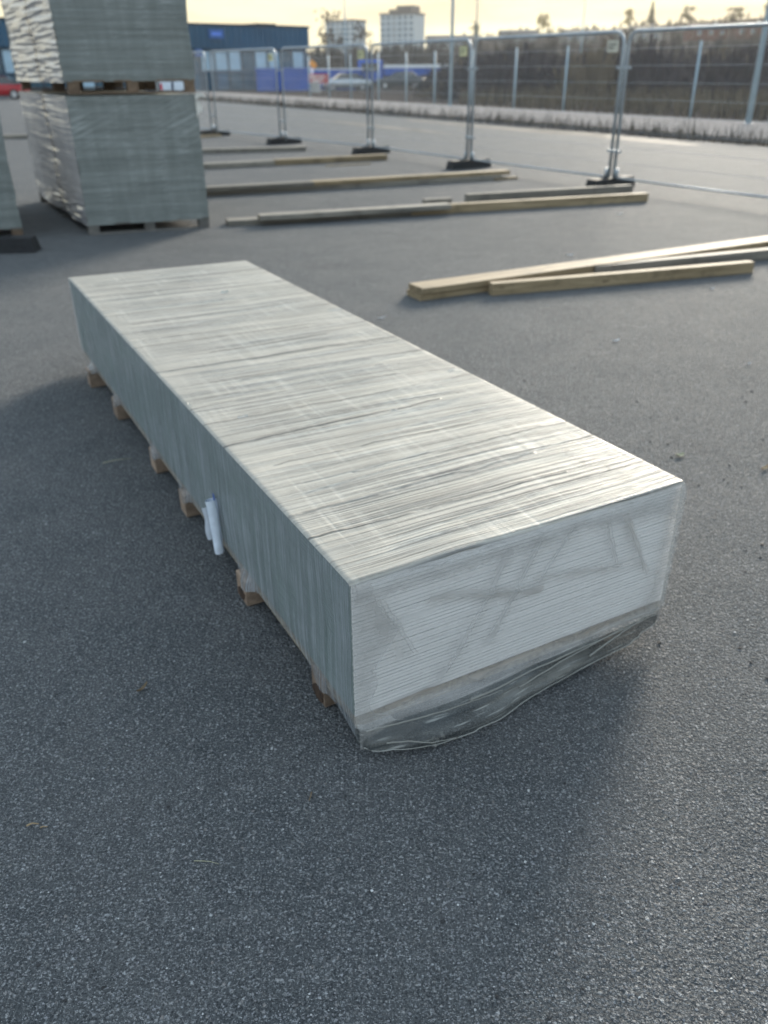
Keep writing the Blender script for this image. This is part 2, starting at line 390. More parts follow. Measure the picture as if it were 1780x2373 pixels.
# bottom spoil board, brownish, under the stack
mb = MB(); ins = .012
q = [PQ(1, 0) - dl * .004 - nL * ins, PQ(1, 1) - dl * .004 + nL * ins, PQ(0, 1) + dl * ins + nL * ins, PQ(0, 0) + dl * ins - nL * ins]
mb.hexa([p + Vector((0, 0, ZB)) for p in q], [p + Vector((0, 0, ZB + .0185)) for p in q]); mb.hexa([p + Vector((0, 0, ZB - .024)) - dl * .004 for p in q], [p + Vector((0, 0, ZB - .0004)) + dl * .001 for p in q]); mb.build('base_board', STRIP, pk)

# bearer blocks: each a bearer running across under the boards
OUTS = []
blk_px = [(212, 900), (275, 975), (364, 1099), (434, 1201), (574, 1408), (754, 1643)]
us = []
for k, (X, Y) in enumerate(blk_px):
    g = at(X, Y); rel = g - TL; u = rel.dot(dl) / LEN; us.append(u)
    out_ = (g - PQ(u, 0)).dot(nL)
    OUTS.append(max(0, out_)); w = .10 + R.uniform(-.012, .012)
    a = g - nL * 0.0; zt = ZB - .001
    mb = MB(); mb2 = MB()
    T = Matrix((( -nL.x, dl.x, 0, a.x), (-nL.y, dl.y, 0, a.y), (0, 0, 1, 0), (0, 0, 0, 1)))
    # local x: inward across, y: toward near end
    n = 5
    mb.cbox(0, -w, .0, WID * .97, 0, zt, .006, 0, T)
    for v_ in mb.v[-16:]:
        pass
    ob = mb.build('bearer', BLOCK_WOOD, pk)
    if k in (4, 5):
        m2 = MB(); pts = []
        cx, cz, rx, rz = -w * .5, zt * .30, w * (.40 if k != 5 else .47), zt * (.24 if k != 5 else .28)
        ring = [(cx + rx * math.cos(t * .5236) * R.uniform(.7, 1.05), cz + rz * math.sin(t * .5236) * R.uniform(.75, 1.05)) for t in range(12)]
        nv = len(m2.v)
        m2.v += [T @ Vector((-.003, y, z)) for y, z in ring] + [T @ Vector((.004, y, z)) for y, z in ring]
        m2.face(list(range(nv, nv + 12))); 
        for i in range(12): m2.face([nv + i, nv + (i + 1) % 12, nv + 12 + (i + 1) % 12, nv + 12 + i])
        m2.build('rotten_end_patch', BLOCK_ROT, ob)
BU = us

# stub of a bearer wrapped in film under the near end
g = at(1352, 1556); T = Matrix(((dw.x, -nE.x, 0, g.x), (dw.y, -nE.y, 0, g.y), (0, 0, 1, 0), (0, 0, 0, 1)))
mb = MB(); mb.cbox(-.055, .02, 0, .035, .09, ZB - .036, .012, 0, T); mb.build('bearer', plain('film_covered_wood', (.17, .155, .135), .35, var=.4, scale=30), pk, label='film covered bearer stub')
# film: top sheet
def wob(p, s, a): return noise.noise(Vector(p) * s) * a
mb = MB(); E = .0
tu = [0, .004, .0015 * 10] + [.02 + .96 * i / 150 for i in range(151)] + [.984, .988, .991, .9935, .9955, .997, .9985, 1]
tv = [0, .006, .014] + [.03 + .94 * i / 40 for i in range(41)] + [.986, .994, 1]
def top(u, v):
    du = min(u, 1 - u) * LEN; dv = min(v, 1 - v) * WID; e = min(du, dv)
    z = ZT + .003 - .005 * max(0, 1 - e / .010) ** 2 - .006 * max(0, 1 - (1 - u) * LEN / .022) ** 2
    p = PQ(u, v)
    z += (noise.noise(Vector((u * LEN * 9, v * 1.4, 3))) * .0022 + noise.noise(Vector((u * LEN * 2.2, v * 2.5, 9))) * .002) * min(1, e / .05)
    return (p.x, p.y, z), (u * LEN, v * WID)
mb.grid(lambda u, v: top(u, v), 0, 0, 0, True, tu, tv)
for f in mb.f: f.reverse()
for q in mb.uv: q.reverse()
film_top = mb.build('film_top_sheet', FILM_TOP, pk)

def lobe_out(u):
    return sum(math.exp(-((u - b + .013) * LEN / .075) ** 2) * (o_ + .006) for b, o_ in zip(BU, OUTS))
def lobe(u):
    return max(math.exp(-((u - b + .013) * LEN / .07) ** 2) for b in BU)
def side(v, out):
    mb = MB()
    vs = [0, .01, .05] + [.1 + .9 * i / 22 for i in range(23)]
    def fn(u, k):
        lb = lobe(u); nz = noise.noise(Vector((u * 31, v * 7, 1)))
        zb = ZB + .003 - .045 * lb + nz * .006
        if u > .955: zb -= (u - .955) / .045 * .075
        z = (ZT - .002) + (zb - (ZT - .002)) * k
        o = .0015
        if z < ZB + .03:
            tt = (ZB + .03 - z) / .09
            o += lobe_out(u) * min(1, tt * 2.2) * (1 if v == 0 else .6) - (1 - lb) * .012 * tt
        o += noise.noise(Vector((u * 60, k * 2, 5))) * .0014 + noise.noise(Vector((u * 9, k * 3, 8))) * .003 * k
        if k < .02: o = .0
        p = PQ(u, v) + out * o
        return (p.x, p.y, z), (u * LEN, (ZT - z))
    mb.grid(fn, 220, 0, 0, True, None, vs)
    return mb
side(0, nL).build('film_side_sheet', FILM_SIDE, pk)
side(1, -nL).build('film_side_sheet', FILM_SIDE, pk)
# far end sheet
mb = MB(); mb.grid(lambda v, k: ((lambda p, z: ((p.x, p.y, z), (v * WID, ZT - z)))(PQ(0, v) - dl * .002 * (k > .02), ZT - .002 - k * (ZT - ZB - .02))), 30, 10)
mb.build('film_far_end_sheet', FILM_SIDE, pk)
# near end sheet with skirt
def endz(v):        # lower hem height of the skirt
    pts = [(0, .050), (.05, .040), (.12, .022), (.20, .014), (.30, .018), (.45, .022), (.62, .028), (.78, .032), (.9, .045), (1, .070)]
    for (a, za), (b, zb_) in zip(pts, pts[1:]):
        if v <= b: return za + (zb_ - za) * (v - a) / (b - a)
    return pts[-1][1]
mb = MB()
vs = [0, .006] + [.02 + .96 * i / 110 for i in range(111)] + [.994, 1]
ks = [0, .01, .03] + [.06 + .74 * i / 40 for i in range(41)] + [.8 + .2 * i / 12 for i in range(1, 13)]
def kz(z, v):
    zm = ZB - .010
    return ((ZT - .008) - z) / ((ZT - .008) - zm) * .8 if z > zm else min(1, .8 + .2 * (zm - z) / max(.004, zm - endz(v)))
FOLDS = [(.24, .12, .62, .21, .020, .008), (.62, .17, 1.0, .24, .022, .008), (.50, .06, .28, .42, .022, .008), (.62, .03, .44, .34, .020, .007), (.74, .03, .60, .20, .016, .005), (.94, .06, 1.06, .30, .014, .008), (.86, .04, .92, .22, .014, .006), (.08, .06, .20, .30, .02, .006)]
def fe(v, k):
    hem = endz(v) + noise.noise(Vector((v * 14, 2, 0))) * .006
    hem += noise.noise(Vector((v * 60, 5, 0))) * .003
    zm = ZB - .010
    z = (ZT - .008) + (zm - (ZT - .008)) * k / .8 if k <= .8 else zm + (min(hem, zm - .004) - zm) * (k - .8) / .2
    if z > ZB + .015:
        o = .004 + noise.noise(Vector((v * 5, z * 5, 1))) * .006 + .002
        o += .006 * max(0, noise.noise(Vector((v * 9 + z * 7, z * 2, 4))))
        x_, y_ = v * WID, ZT - z
        for (ax_, ay_, bx_, by_, w_, h_) in FOLDS:
            dx_, dy_ = bx_ - ax_, by_ - ay_; t_ = max(0, min(1, ((x_ - ax_) * dx_ + (y_ - ay_) * dy_) / (dx_ * dx_ + dy_ * dy_)))
            d2 = (x_ - ax_ - dx_ * t_) ** 2 + (y_ - ay_ - dy_ * t_) ** 2; o += h_ * math.exp(-d2 / (w_ * w_)) * math.sin(math.pi * (.15 + .7 * t_))
    else:
        tt = (ZB + .015 - z) / .09
        o = .008 + (.014 + .062 * math.exp(-((v - .24) / .25) ** 2) + .03 * (v < .9) * math.sin(min(1, v) * 3.14)) * min(1, tt) ** .8 + noise.noise(Vector((v * 7, z * 40, 6))) * .007
    if k < .015: o = 0
    e = min(v, 1 - v) * WID
    o *= min(1, e / .02 + .15)
    p = PQ(1, v) + dl * o
    if v > .93: p -= dw * ((v - .93) / .07) * .03 * max(0, (ZT * .5 - z)) / ZT * 2
    return (p.x, p.y, z), (v * WID, ZT - z)
mb.grid(fe, 0, 0, 0, True, vs, ks)
nk = len(ks) - 1; k8 = min(range(len(ks)), key=lambda i: abs(ks[i] - .8))
for i in range(len(mb.f)):
    if i % nk >= k8: mb.m[i] = 1
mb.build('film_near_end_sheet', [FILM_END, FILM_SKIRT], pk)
mb = MB(); hemp = [Vector(fe(.01 + .98 * i / 60, 1)[0]) + Vector((0, 0, noise.noise(Vector((i * .4, 3, 3))) * .002)) for i in range(61)]
mb.tube(hemp, .0017, 6); mb.build('rolled_film_hem', film_alpha('rolled_film', .5, .9, (.40, .40, .37), streak=(20, 20)), pk)
for (v0, z0_, v1, z1_, rr) in ((.02, .10, .40, .085, .0035), (.3, .092, .98, .10, .004), (.45, .07, .97, .115, .003), (.06, .06, .24, .02, .003), (.7, .06, .99, .125, .0035)):
    pts_ = []
    for i in range(25):
        q_ = i / 24; v_ = v0 + (v1 - v0) * q_; z_ = z0_ + (z1_ - z0_) * q_; pts_.append(Vector(fe(v_, kz(z_, v_))[0]) + dl * .003 + Vector((0, 0, noise.noise(Vector((i * .5, v0 * 9, 1))) * .003)))
    mb = MB(); mb.tube(pts_, rr, 6, 0, rr * .4); mb.build('film_crease', FILM_CREASE, pk)
for (ax_, ay_, bx_, by_, w_, h_) in FOLDS:
    for off in (-.35, .3):
        pts_ = []
        for i in range(25):
            q_ = .06 + .88 * i / 24; x_ = ax_ + (bx_ - ax_) * q_ + off * w_ + .006 * noise.noise(Vector((q_ * 5, ax_ * 9, off))); y_ = ay_ + (by_ - ay_) * q_ + .006 * noise.noise(Vector((q_ * 5, ay_ * 7, off + 4)))
            v_ = min(.985, max(.015, x_ / WID)); pts_.append(Vector(fe(v_, kz(ZT - y_, v_))[0]) + dl * (.0004 - .0022 * (2 * i / 24 - 1) ** 4))
        mb = MB(); mb.tube(pts_, .0014, 6); mb.build('film_crease', FILM_CREASE2, pk)
# torn overwrap: corner band and top band with ragged edges
def rag(fnw, n, mat, name, off):
    mb = MB()
    def f(s, k):
        p, uv = fnw(s, k); return p, uv
    mb.grid(f, n, 6, 0, True); return mb.build(name, mat, pk)
def corner_band(s, k):
    z = (ZT - .003) + (.04 - ZT) * s
    wd = .055 + .035 * noise.noise(Vector((s * 6, 3, 1))) + .012 * noise.noise(Vector((s * 40, 1, 1)))
    wd += .10 * math.exp(-((s - .30) / .12) ** 2) * .8
    if s > .8: wd += (s - .8) * .75
    v = .003 + k * wd / WID; p = PQ(1, v) + dl * (.016 + .004 * noise.noise(Vector((s * 12, k * 3, 2)))) * (.35 if k == 0 else 1)
    if z < ZB: p += dl * .02
    return (p.x, p.y, z), (k * wd, ZT - z)
rag(corner_band, 90, FILM_RAG, 'torn_corner_film', 0)
mb = MB(); mb.tube([Vector(corner_band(.02 + .96 * i / 120, 1)[0]) + dl * .001 for i in range(121)], .0013, 5); mb.build('torn_film_edge', FILM_CREASE2, pk)
def top_band(s, k):
    d = .055 + .02 * noise.noise(Vector((s * 7, 8, 1))) + .01 * noise.noise(Vector((s * 50, 2, 1)))
    if s > .8: d += (s - .8) * .35
    z = ZT - .004 - k * d; p = PQ(1, .004 + s * .992) + dl * (.004 + .012 * min(1, k * 3) + .003 * noise.noise(Vector((s * 20, k * 2, 4))))
    return (p.x, p.y, z), (s * WID, k * d)
rag(top_band, 120, FILM_RAG, 'torn_top_band_film', 0)
mb = MB(); mb.tube([Vector(top_band(.02 + .96 * i / 160, 1)[0]) + dl * .001 for i in range(161)], .0011, 5); mb.build('torn_film_edge', FILM_CREASE2, pk)
def right_band(s, k):
    z = ZT - .01 + (.13 - ZT) * s
    wd = .05 + .02 * noise.noise(Vector((s * 6, 13, 1))) + .03 * s
    v = .997 - k * wd / WID; p = PQ(1, v) + dl * (.015 + .004 * noise.noise(Vector((s * 14, k * 3, 7))))
    p -= dw * .02 * max(0, s - .4)
    return (p.x, p.y, z), (k * wd, ZT - z)
rag(right_band, 70, FILM_RAG, 'torn_corner_film', 0)
# loose film rag hanging at the hem
mb = MB()
c0 = PQ(1, .19) + dl * .085
for i in range(7):
    a = c0 + dw * R.uniform(-.02, .02) + Vector((0, 0, .018 + R.uniform(0, .03)))
    b = a + Vector((R.uniform(-.01, .01), R.uniform(-.015, .0), -R.uniform(.008, .016)))
    mb.quad([a - dw * .006, a + dw * .006, b + dw * .003, b - dw * .004])
mb.build('torn_film_shred', film_alpha('film_shred', .3, .8, (.46, .44, .39)), pk)
# raised creases where the film overlaps
rc = random.Random(31)
for i in range(44):
    u0 = rc.uniform(.03, .985) if i > 16 else rc.uniform(.55, .985); v0 = rc.choice((.0, .0, .12, .3, .5)) + .01; v1 = min(.985, v0 + rc.uniform(.3, 1.0)); sl_ = rc.uniform(-.004, .016); r0 = rc.uniform(.0012, .0030)
    pts_ = []
    for k in range(21):
        q_ = k / 20; v_ = v0 + (v1 - v0) * q_; uu = u0 - sl_ * q_ + .002 * noise.noise(Vector((q_ * 3, i, 1)))
        p_ = top(max(.004, min(.994, uu)), v_)[0]; pts_.append(Vector(p_) + Vector((0, 0, -r0 * .45 - r0 * .8 * (2 * q_ - 1) ** 4)))
    mb = MB(); mb.tube(pts_, r0, 6); mb.build('film_crease', FILM_RIDGE, pk)
# film tears on the top, small lifted scraps with a dark mouth
TEAR = plain('tear_edge', (.40, .38, .34), .4); TEARD = plain('tear_hollow', (.05, .05, .05), .8)
for (X, Y, l, h_) in [(562, 968, .045, 1), (520, 679, .05, 2), (775, 720, .09, 1), (876, 849, .05, 1), (914, 953, .035, 1), (1049, 860, .06, 1), (441, 939, .02, 1)]:
    c = at(X, Y, ZT + .002); mb = MB(); l *= .75; h_ *= .7
    for i in range(6):
        a = c + dw * (i / 5 - .5) * l; b = a - dl * R.uniform(.006, .012) + Vector((0, 0, R.uniform(.004, .012) * h_))
        a2 = c + dw * ((i + 1) / 5 - .5) * l; b2 = a2 - dl * R.uniform(.004, .012) + Vector((0, 0, R.uniform(.003, .010) * h_))
        mb.quad([a, a2, b2, b], 0)
        mb.quad([a + dl * .001, a2 + dl * .001, a2 + dl * .006 * R.uniform(.3, 1.2), a + dl * .006 * R.uniform(.3, 1.2)], 1)
    mb.build('film_tear', [TEAR, TEARD], pk)
# rolled paper label on the left side
p0 = at(501, 1155, .30); u0 = (p0 - TL).dot(dl) / LEN
# solve label position on the left face
def on_left(X, Y):
    d = ray(X, Y); t = (TL - CC).dot(nL) / d.dot(nL); return CC + d * t
A_, B_ = on_left(503, 1155), on_left(523, 1278)
mb = MB(); ax = (B_ - A_); ring = 16
def lab(s, k):
    th_ = -2.4 + k * 5.4; r = .018 + .003 * k - .004 * s
    c = A_ + ax * s + nL * .024
    t1 = ax.cross(nL).normalized()
    p = c + (nL * math.cos(th_) * 1.15 + t1 * math.sin(th_) * .9) * r + nL * noise.noise(Vector((s * 5, k * 4, 2))) * .004 + t1 * noise.noise(Vector((s * 4, k * 3, 7))) * .004
    if s < .12: p += nL * .004 * (k < .4)
    return tuple(p), (k, s)
mb.grid(lab, 12, 22, 0)
pl = mb.build('rolled_paper_label', PAPER, pk)
PAPERG = plain('paper_shaded_fold', (.40, .43, .48), .7)
mb = MB(); mb.grid(lambda s, k: (tuple(A_ + ax * (s * .60 + .10 + .03 * k) + nL * (.040 + k * .020 + .003 * math.sin(s * 8 + k * 2)) - dl * (.012 * k - .006 * math.sin(k * 3))), (k, s)), 10, 6)
mb.build('paper_flap', PAPERG, pl)
mb = MB(); mb.grid(lambda s, k: (tuple(A_ - ax * (.10 - s * .14) + nL * .012 + ax.cross(nL).normalized() * (k - .5) * .022), (k, s)), 2, 3)
mb.build('blue_print_tip', PAPERB, pl)

# ------------------------------------------------------------------ ground
VA, VB = at(460, 232), at(1780, 340)
vd = (VB - VA); vd.z = 0; vd.normalize(); vn = Vector((-vd.y, vd.x, 0))
if vn.y < 0: vn = -vn
V0 = Vector((VA.x, VA.y, 0)); 
def vpt(t, s): return V0 + vd * t + vn * s           # along the verge, beyond the verge
def sdist(x, y): return (Vector((x, y, 0)) - V0).dot(vn)
def sm(a, b, x):
    t = max(0, min(1, (x - a) / (b - a))); return t * t * (3 - 2 * t)
def hz(x, y):
    s = sdist(x, y)
    z = -.03 - .10 * sm(0, 45, s)
    d = math.hypot(x, y); az = x / max(y, 1)
    hill = (sm(95, 265, d) * (2.6 + 4.2 * sm(-.05, .14, az) + 1.0 * sm(.1, .45, az)) + (5.6 * sm(0, .15, az) + 1.2 * sm(.2, .4, az)) * sm(262, 330, d)) * sm(-.35, -.02, az)
    z += hill + sm(75, 150, d) * noise.noise(Vector((x * .02, y * .02, 0))) * 1.2 + (noise.noise(Vector((x * .15, y * .15, 4))) * .12 if s > 16 else 0)
    return z
def mat_field():
    t = newmat('scrub_field'); o = t.obj()
    a = t.noise(o, .06, 5, .6); b = t.noise(o, .9, 5, .65)
    c = t.mix(t.mapr(a, .35, .65), (.044, .036, .034), (.064, .054, .048))
    c = t.mix(t.mapr(b, .5, .75), c, (.085, .072, .058))
    p = t.n('ShaderNodeBsdfDiffuse', None, Color=c)
    t.set(p.inputs['Normal'], t.bump(b, .6, .1)); return t.out(p.outputs[0])
FIELD = mat_field()
xs = [-700, -400, -260] + [-180 + 7.5 * i for i in range(49)] + [260, 400, 700]
ys = [-60, -20, 0, 10] + [16 + 4 * i for i in range(30)] + [140 + 8 * i for i in range(24)] + [340, 380, 440, 540, 700, 1000]
mb = MB(); mb.grid(lambda u, v: ((u, v, hz(u, v) if v > 12 else -.03), (u, v)), 0, 0, 0, True, xs, ys)
mb.build('ground', FIELD, kind='structure')
# yard: asphalt sheet up to the verge line
mb = MB()
q = [Vector((-45, -6, 0)), Vector((40, -6, 0)), vpt(62, 0) if vpt(62, 0).x < 40 else vpt(60, 0), vpt(-16, 0), Vector((-45, vpt(-16, 0).y, 0))]
mb.quad(q); mb.build('yard', ASPHALT, kind='structure')
# pale gravel path beyond the weeds
GRAVEL = plain('pale_gravel', (.27, .245, .23), .95, var=.3, scale=3, bump=.02, spec=0)
mb = MB(); mb.grid(lambda u, v: ((lambda p: ((p.x, p.y, hz(p.x, p.y) + .05), (u, v)))(vpt(-30 + u * 110, 1.5 + v * 6.5))), 60, 4)
mb.build('path', GRAVEL, kind='structure')
# silt and standing water along the yard edge
WET = plain('wet_silt', (.15, .135, .115), .7, var=.5, scale=1.5, spec=.03)
mb = MB()
def pud(tc, sc, lt, ls, seed):
    n = 40; pts = []
    for i in range(n):
        a = 2 * math.pi * i / n; r = 1 + .35 * noise.noise(Vector((math.cos(a) * 1.5, math.sin(a) * 1.5, seed)))
        p = vpt(tc + math.cos(a) * lt * r, sc + math.sin(a) * ls * r); pts.append(Vector((p.x, p.y, .004)))
    if (pts[1] - pts[0]).cross(pts[2] - pts[1]).z < 0: pts.reverse()
    mb.quad(pts)
def tverge(X, Y):
    p = at(X, Y); return (p - V0).dot(vd), (p - V0).dot(vn)
for (X, Y, lt, ls, sd) in [(1500, 327, 1.9, .32, 1), (1380, 312, 3.4, .3, 2), (1130, 294, 6, .4, 3), (860, 291, 5, .35, 5)]:
    a, b = tverge(X, Y); pud(a, min(b, -ls - .1), lt, ls, sd)
mb.build('puddle', WET, kind='structure')

# ------------------------------------------------------------------ weeds and scrub (stuff)
def blades(name, mats, pts, hfun, w, bend, seed, label):
    r = random.Random(seed); mb = MB()
    for (x, y, z) in pts:
        h = hfun(r); a = r.uniform(0, 6.28); dx, dy = math.cos(a), math.sin(a); b = r.uniform(0, bend) * h; ba = r.uniform(0, 6.28)
        p = Vector((x, y, z)); m = p + Vector((math.cos(ba) * b * .3, math.sin(ba) * b * .3, h * .55)); t = p + Vector((math.cos(ba) * b, math.sin(ba) * b, h))
        ww = w * r.uniform(.6, 1.4); d = Vector((dx * ww, dy * ww, 0)); k = r.randrange(len(mats))
        n = len(mb.v); mb.v += [p - d, p + d, m + d * .7, m - d * .7, t]
        mb.face([n, n + 1, n + 2, n + 3], k); mb.face([n + 3, n + 2, n + 4], k)
    o = mb.build(name, mats); tag(o, label, name.replace('_', ' '), kind='stuff'); return o
W1 = plain('dry_stalk', (.13, .10, .068), .9, var=.3, spec=0); W2 = plain('dark_stalk', (.055, .045, .035), .9, var=.3, spec=0); W3 = plain('straw_stalk', (.16, .13, .09), .9, var=.3, spec=0)
pts = []
for i in range(9000):
    t = R.uniform(-12, 62); s = abs(R.gauss(.0, .5)) + .05; dens = noise.noise(Vector((t * .35, 0, 2))) * .5 + .6
    if R.random() > dens: continue
    p = vpt(t, s); pts.append((p.x, p.y, -.03))
blades('roadside_weeds', [W2, W2, W1], pts, lambda r: r.uniform(.08, .5) * (1.5 if r.random() < .1 else 1), .014, .6, 3, 'strip of dry dark weeds along the far edge of the asphalt')
pts = []
for i in range(16000):
    t = R.uniform(-30, 75); s = 8.5 + abs(R.gauss(0, 14)); p = vpt(t, s)
    if abs(p.x) > p.y * .62 + 4 or p.x < p.y * .088: continue
    pts.append((p.x, p.y, hz(p.x, p.y)))
blades('field_scrub', [W1, W1, W3, W2], pts, lambda r: r.uniform(.25, 1.0), .035, .6, 4, 'brown dry scrub covering the field beyond the pale path')
# bramble thickets: low dark mounds of twigs
BR1 = plain('bramble_dark', (.044, .034, .037), .95, var=.3, spec=0); BR2 = plain('bramble_mauve', (.062, .047, .048), .95, var=.3, spec=0)
mb = MB(); r = random.Random(12)
for i in range(230):
    d = r.uniform(58, 100); az = r.uniform(.088, .5); cx, cy = az * d, d
    if sdist(cx, cy) < 16: continue
    rx = r.uniform(1.2, 5); hh = r.uniform(.4, 1.4) if r.random() < .75 else r.uniform(1.6, 3.2); cz = hz(cx, cy)
    for j in range(95):
        a = r.uniform(0, 6.28); q = math.sqrt(r.random()); x = cx + math.cos(a) * rx * q; y = cy + math.sin(a) * rx * q
        top_ = hh * math.sqrt(max(.02, 1 - q * q)) * r.uniform(.75, 1.15)
        p = Vector((x, y, cz)); t_ = Vector((x + r.gauss(0, .5), y + r.gauss(0, .5), cz + top_)); dd = Vector((r.uniform(.05, .16), r.uniform(-.1, .1), 0))
        k = r.randrange(2) if i % 5 else 2; n = len(mb.v); mb.v += [p - dd, p + dd, t_ + dd * .6, t_ - dd * .6]; mb.face([n, n + 1, n + 2, n + 3], k)
o = mb.build('bramble_thicket', [BR1, BR2, W1]); tag(o, 'dark mauve bramble thickets filling the middle of the field', 'thicket', kind='stuff')
# far bare woodland on the slope
T1 = plain('bare_wood_brown', (.052, .041, .036), .95, var=.3, spec=0); T2 = plain('bare_wood_grey', (.075, .062, .054), .95, var=.3, spec=0); T3 = plain('olive_crowns', (.13, .12, .07), .95, var=.3, spec=0)
mb = MB(); r = random.Random(5)
def bare_tree(mb, x, y, z, h, n, r, mats=2, spread=.28):
    k0 = r.randrange(mats)
    for j in range(n):
        a = r.uniform(0, 6.28); f = r.uniform(.25, 1); rr = spread * h * math.sqrt(r.random()) * math.sin(min(1, f * 1.05) * 2.6 + .35)
        b = Vector((x + math.cos(a) * rr * .35, y + math.sin(a) * rr * .35, z + h * f * r.uniform(.25, .7)))
        t_ = Vector((x + math.cos(a) * rr, y + math.sin(a) * rr, z + h * f)); w = h * r.uniform(.006, .016); dd = Vector((w, r.uniform(-w, w), 0))
        i = len(mb.v); mb.v += [b - dd, b + dd, t_ + dd * .5, t_ - dd * .5]; mb.face([i, i + 1, i + 2, i + 3], k0 if r.random() < .8 else r.randrange(mats))
for i in range(1100):
    d = r.uniform(105, 345); az = r.uniform(-.085, .50); x, y = az * d, d
    if az > .05 and 205 < d < 268: continue
    h = r.uniform(1.8, 4.0) if az > .06 else r.uniform(2.5, 5)
    if d > 240: h *= .7
    bare_tree(mb, x, y, hz(x, y) - .3, h, 44, r, 2, .5)
o = mb.build('bare_woodland', [T1, T2]); tag(o, 'far brown bare woodland covering the hillside below the skyline', 'woodland', kind='stuff')
# ------------------------------------------------------------------ pallet loads at the left
def film_front(name, diag):
    t = newmat(name); uv = t.uv()
    a = t.noise(t.vscale(uv, (1.0, 26, 1)), 1, 3, .6)
    b = t.noise(t.vscale(uv, (7, 1.0, 1)), 1, 4, .6)
    wa = .28 if not diag else .07
    w = t.n('ShaderNodeTexWave', {'wave_type': 'BANDS', 'bands_direction': 'Y'}, Vector=t.vscale(uv, (1, 1, 1)), Scale=3.2, Distortion=1.2).outputs[1]
    fn_ = t.noise(t.vscale(uv, (3, 90, 1)), 1, 2, .6)
    c = t.mix(t.mapr(b, .3, .7), (.135, .152, .146), (.185, .203, .196))
    c = t.mix(t.math('MULTIPLY', t.mapr(fn_, .55, .7), .35), c, (.07, .08, .076))
    c = t.mix(t.math('MULTIPLY', t.mapr(a, .48, .7), .14), c, (.26, .285, .275))
    hat = t.math('MULTIPLY', t.mapr(t.noise(t.vscale(uv, (6, 75, 1)), 1, 2, .6), .48, .62), t.mapr(t.noise(t.vscale(uv, (5.5, .9, 1)), 1, 3, .6), .45, .60))
    c = t.mix(t.math('MULTIPLY', hat, .6), c, (.30, .325, .315))  # hatched columns of film glints painted into the base colour
    c = t.mix(t.math('MULTIPLY', t.mapr(w, .12, .0), wa), c, (.09, .11, .10))
    h = t.math('ADD', a, t.math('MULTIPLY', w, .2))
    if diag:
        rot = t.n('ShaderNodeMapping', None, Vector=uv, Rotation=(0, 0, rad(-24))).outputs[0]
        d = t.noise(t.vscale(rot, (.7, 24, 1)), 1, 2); m = t.math('MULTIPLY', t.mapr(t.sep(uv)[1], .75, 1.0), t.mapr(t.noise(uv, 1.5, 2), .4, .6))
        h = t.math('ADD', h, t.math('MULTIPLY', t.math('MULTIPLY', d, 1.5), m))
        c = t.mix(t.math('MULTIPLY', t.math('MULTIPLY', t.mapr(d, .5, .65), m), .5), c, (.40, .43, .42))
    p = t.pbsdf(Base_Color=c, Roughness=.35); p.inputs['Specular IOR Level'].default_value = .45
    t.set(p.inputs['Normal'], t.bump(h, .5, .012)); return t.out(p.outputs[0])
def film_side_glossy(name, seam):
    t = newmat(name); uv = t.uv(); b = t.noise(uv, 3, 4, .6)
    c = t.mix(t.mapr(b, .3, .7), (.27, .26, .265), (.37, .355, .35))
    ww = t.n('ShaderNodeVectorMath', {'operation': 'ADD'}, _0=uv, _1=t.n('ShaderNodeVectorMath', {'operation': 'SCALE'}, _0=t.n('ShaderNodeVectorMath', {'operation': 'SUBTRACT'}, _0=t.n('ShaderNodeTexNoise', None, Vector=uv, Scale=5.0, Detail=2.0).outputs[1], _1=(.5, .5, .5)).outputs[0], Scale=.25).outputs[0]).outputs[0]
    m = t.math('MULTIPLY', t.seg(ww, (seam, 0), (seam, 4), .22), t.mapr(t.noise(uv, 9, 3), .3, .5))
    c = t.mix(m, c, (.075, .05, .045))
    p = t.pbsdf(Base_Color=c, Roughness=.2); p.inputs['Specular IOR Level'].default_value = .55
    s = t.noise(t.vscale(uv, (2.2, 22, 1)), 1, 3, .6)
    t.set(p.inputs['Normal'], t.bump(s, .5, .02)); return t.out(p.outputs[0])
FF1 = film_front('wrap_front_streaked', True); FF2 = film_front('wrap_front_banded', False)
FS1 = film_side_glossy('wrap_side_glossy', 1.45)
